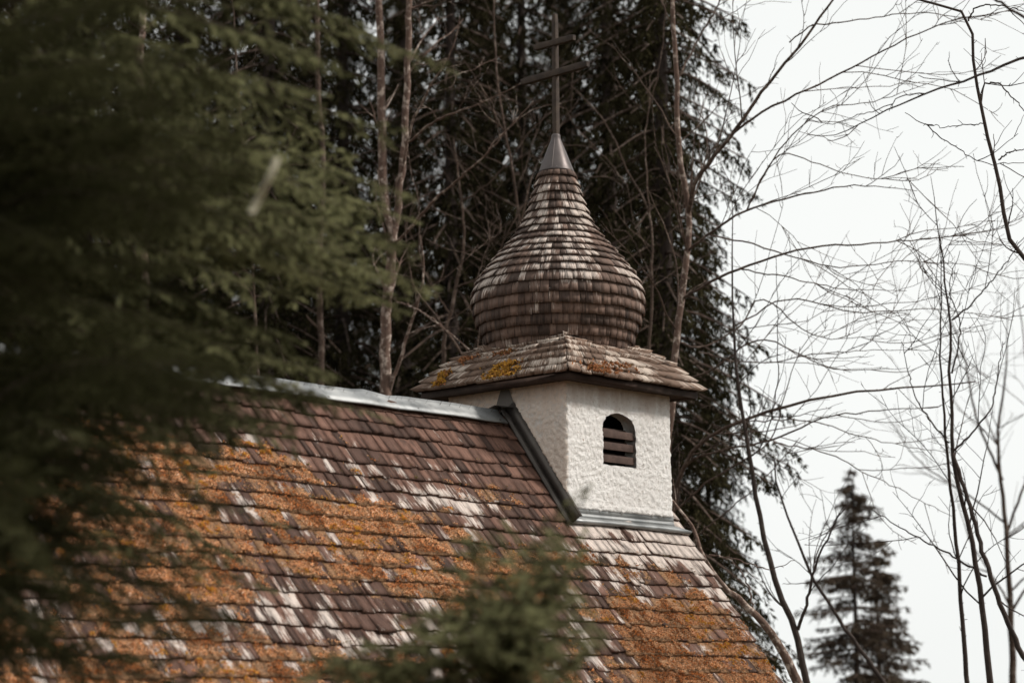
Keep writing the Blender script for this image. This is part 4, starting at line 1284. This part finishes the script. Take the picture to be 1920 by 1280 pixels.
for x, y in ((460, 690), (430, 740), (400, 700), (330, 680), (250, 700), (470, 790), (380, 770), (300, 740), (520, 750), (200, 760), (560, 800), (420, 840)):
    bl.append((None, (x, y, rf.uniform(9.6, 11)), rf.uniform(.26, .36), K_(rise=rf.uniform(.1, .3), sag=.06, old=rf.uniform(.2, .8))))
for _ in range(25):      # the denser inner boughs, their shade put into dark needle colour
    y = rf.uniform(-60, 1330); x = rf.uniform(20, 430)*(1 if y < 700 else .7)+(100 if y < 350 else 0)
    bl.append((None, (x, y, rf.uniform(8.4, 10.4)), rf.uniform(.30, .42), K_(rise=rf.uniform(.1, .4), sag=.06, old=.12)))
for _ in range(34):      # outer boughs, thinning out towards their tips
    y = rf.choice([rf.uniform(-40, 330), rf.uniform(-40, 250), rf.uniform(330, 640), rf.uniform(330, 620), rf.uniform(500, 760), rf.uniform(640, 820), rf.uniform(820, 1300)])
    mxx = 800 if y < 200 else 690 if y < 330 else 810 if y < 600 else 640 if y < 820 else 520
    bl.append((None, (mxx-abs(rf.gauss(0, 150)), y, rf.uniform(11.4, 13.4)), rf.uniform(.22, .42), K_(rise=rf.uniform(.1, .35), sag=.07, old=rf.uniform(.5, 1.6))))
fg_tree('near spruce at the left edge, its blurred dark boughs hanging across the left half',
        [(-180, 1500, 11.5), (-172, 900, 11.5), (-165, 300, 11.5), (-158, -400, 11.5), (-150, -900, 11.5)], .11, .05, bl, 5, 'blurred spruces near the camera', dead=[(470, 400, 9.4), (486, 372, 9.4), (505, 335, 9.3), (520, 296, 9.3)])
yb = [((900, 1330, 10.5), (905, 1030, 10.2), .34, K_(sag=.02)), ((920, 1330, 10.5), (1085, 1040, 10.1), .32, K_(sag=.04)), ((900, 1350, 10.5), (620, 1230, 10.1), .3, K_(sag=.08)), ((900, 1350, 10.5), (700, 1210, 10.), .32, K_(sag=.08)), ((900, 1350, 10.5), (800, 1150, 10.), .34, K_(sag=.05)), ((1000, 1000, 10.4), (1106, 912, 10.3), .07, K_(sag=.02)),
      ((920, 1330, 10.54), (1000, 1000, 10.30), 0.365, K_(sag=.03)), ((920, 1330, 10.54), (1050, 1060, 10.30), 0.365, K_(sag=.03)), ((900, 1330, 10.54), (930, 1080, 10.40), 0.365, K_(sag=.03)), ((900, 1330, 10.54), (860, 1200, 10.10), 0.365, K_(sag=.03)), ((900, 1330, 10.54), (740, 1240, 10.10), 0.328, K_(sag=.03)), ((900, 1330, 10.54), (1050, 1230, 10.10), 0.365, K_(sag=.03)), ((920, 1330, 10.54), (970, 1180, 10.00), 0.401, K_(sag=.03)), ((900, 1330, 10.54), (650, 1270, 10.10), 0.292, K_(sag=.03)),
      ((930, 1240, 10.54), (1108, 910, 10.40), 0.095, K_(sag=.02, hang=.1)), ((930, 1230, 10.54), (1085, 1010, 10.26), 0.208, K_(sag=.05)), ((930, 1250, 10.54), (900, 1020, 10.26), 0.189, K_(sag=.05)),
      ((920, 1270, 10.54), (1080, 1110, 10.12), 0.246, K_(sag=.05)), ((920, 1280, 10.54), (1060, 1190, 9.98), 0.246, K_(sag=.05)), ((920, 1290, 10.54), (830, 1120, 10.12), 0.208, K_(sag=.05)),
      ((910, 1300, 10.54), (680, 1200, 10.12), 0.208, K_(sag=.06)), ((910, 1320, 10.54), (590, 1235, 9.84), 0.189, K_(sag=.06)), ((915, 1300, 10.54), (770, 1180, 9.70), 0.246, K_(sag=.05)),
      ((920, 1320, 10.54), (1040, 1270, 9.70), 0.265, K_(sag=.05)), ((920, 1330, 10.54), (880, 1160, 9.56), 0.265, K_(sag=.05)), ((920, 1340, 10.54), (960, 1120, 9.70), 0.265, K_(sag=.05)), ((920, 1340, 10.54), (980, 1040, 10.12), 0.227, K_(sag=.03))]
yb += [((900, 1350, 10.5), (600, 1262, 9.9), .34, K_(sag=.10)), ((940, 1290, 10.5), (1010, 1010, 9.9), .30, K_(sag=.02)), ((930, 1290, 10.5), (880, 1000, 10.0), .24, K_(sag=.02)), ((960, 1330, 10.5), (1100, 1230, 9.9), .26, K_(sag=.03)), ((930, 1260, 10.5), (1045, 965, 10.2), .2, K_(sag=.02)), ((930, 1300, 10.5), (950, 1090, 9.8), .3, K_(sag=.03)), ((960, 1300, 10.5), (1095, 1130, 9.9), .26, K_(sag=.03)), ((880, 1330, 10.5), (760, 1120, 10.3), .2, K_(sag=.05))]
for b_ in yb: b_[3]['old'] = 1.5
fg_tree('young blurred spruce rising from the bottom edge in front of the shingle roof',
        [(900, 1700, 10.54), (915, 1450, 10.54), (925, 1300, 10.54), (930, 1235, 10.54)], .03, .012, yb, 9, 'blurred spruces near the camera')
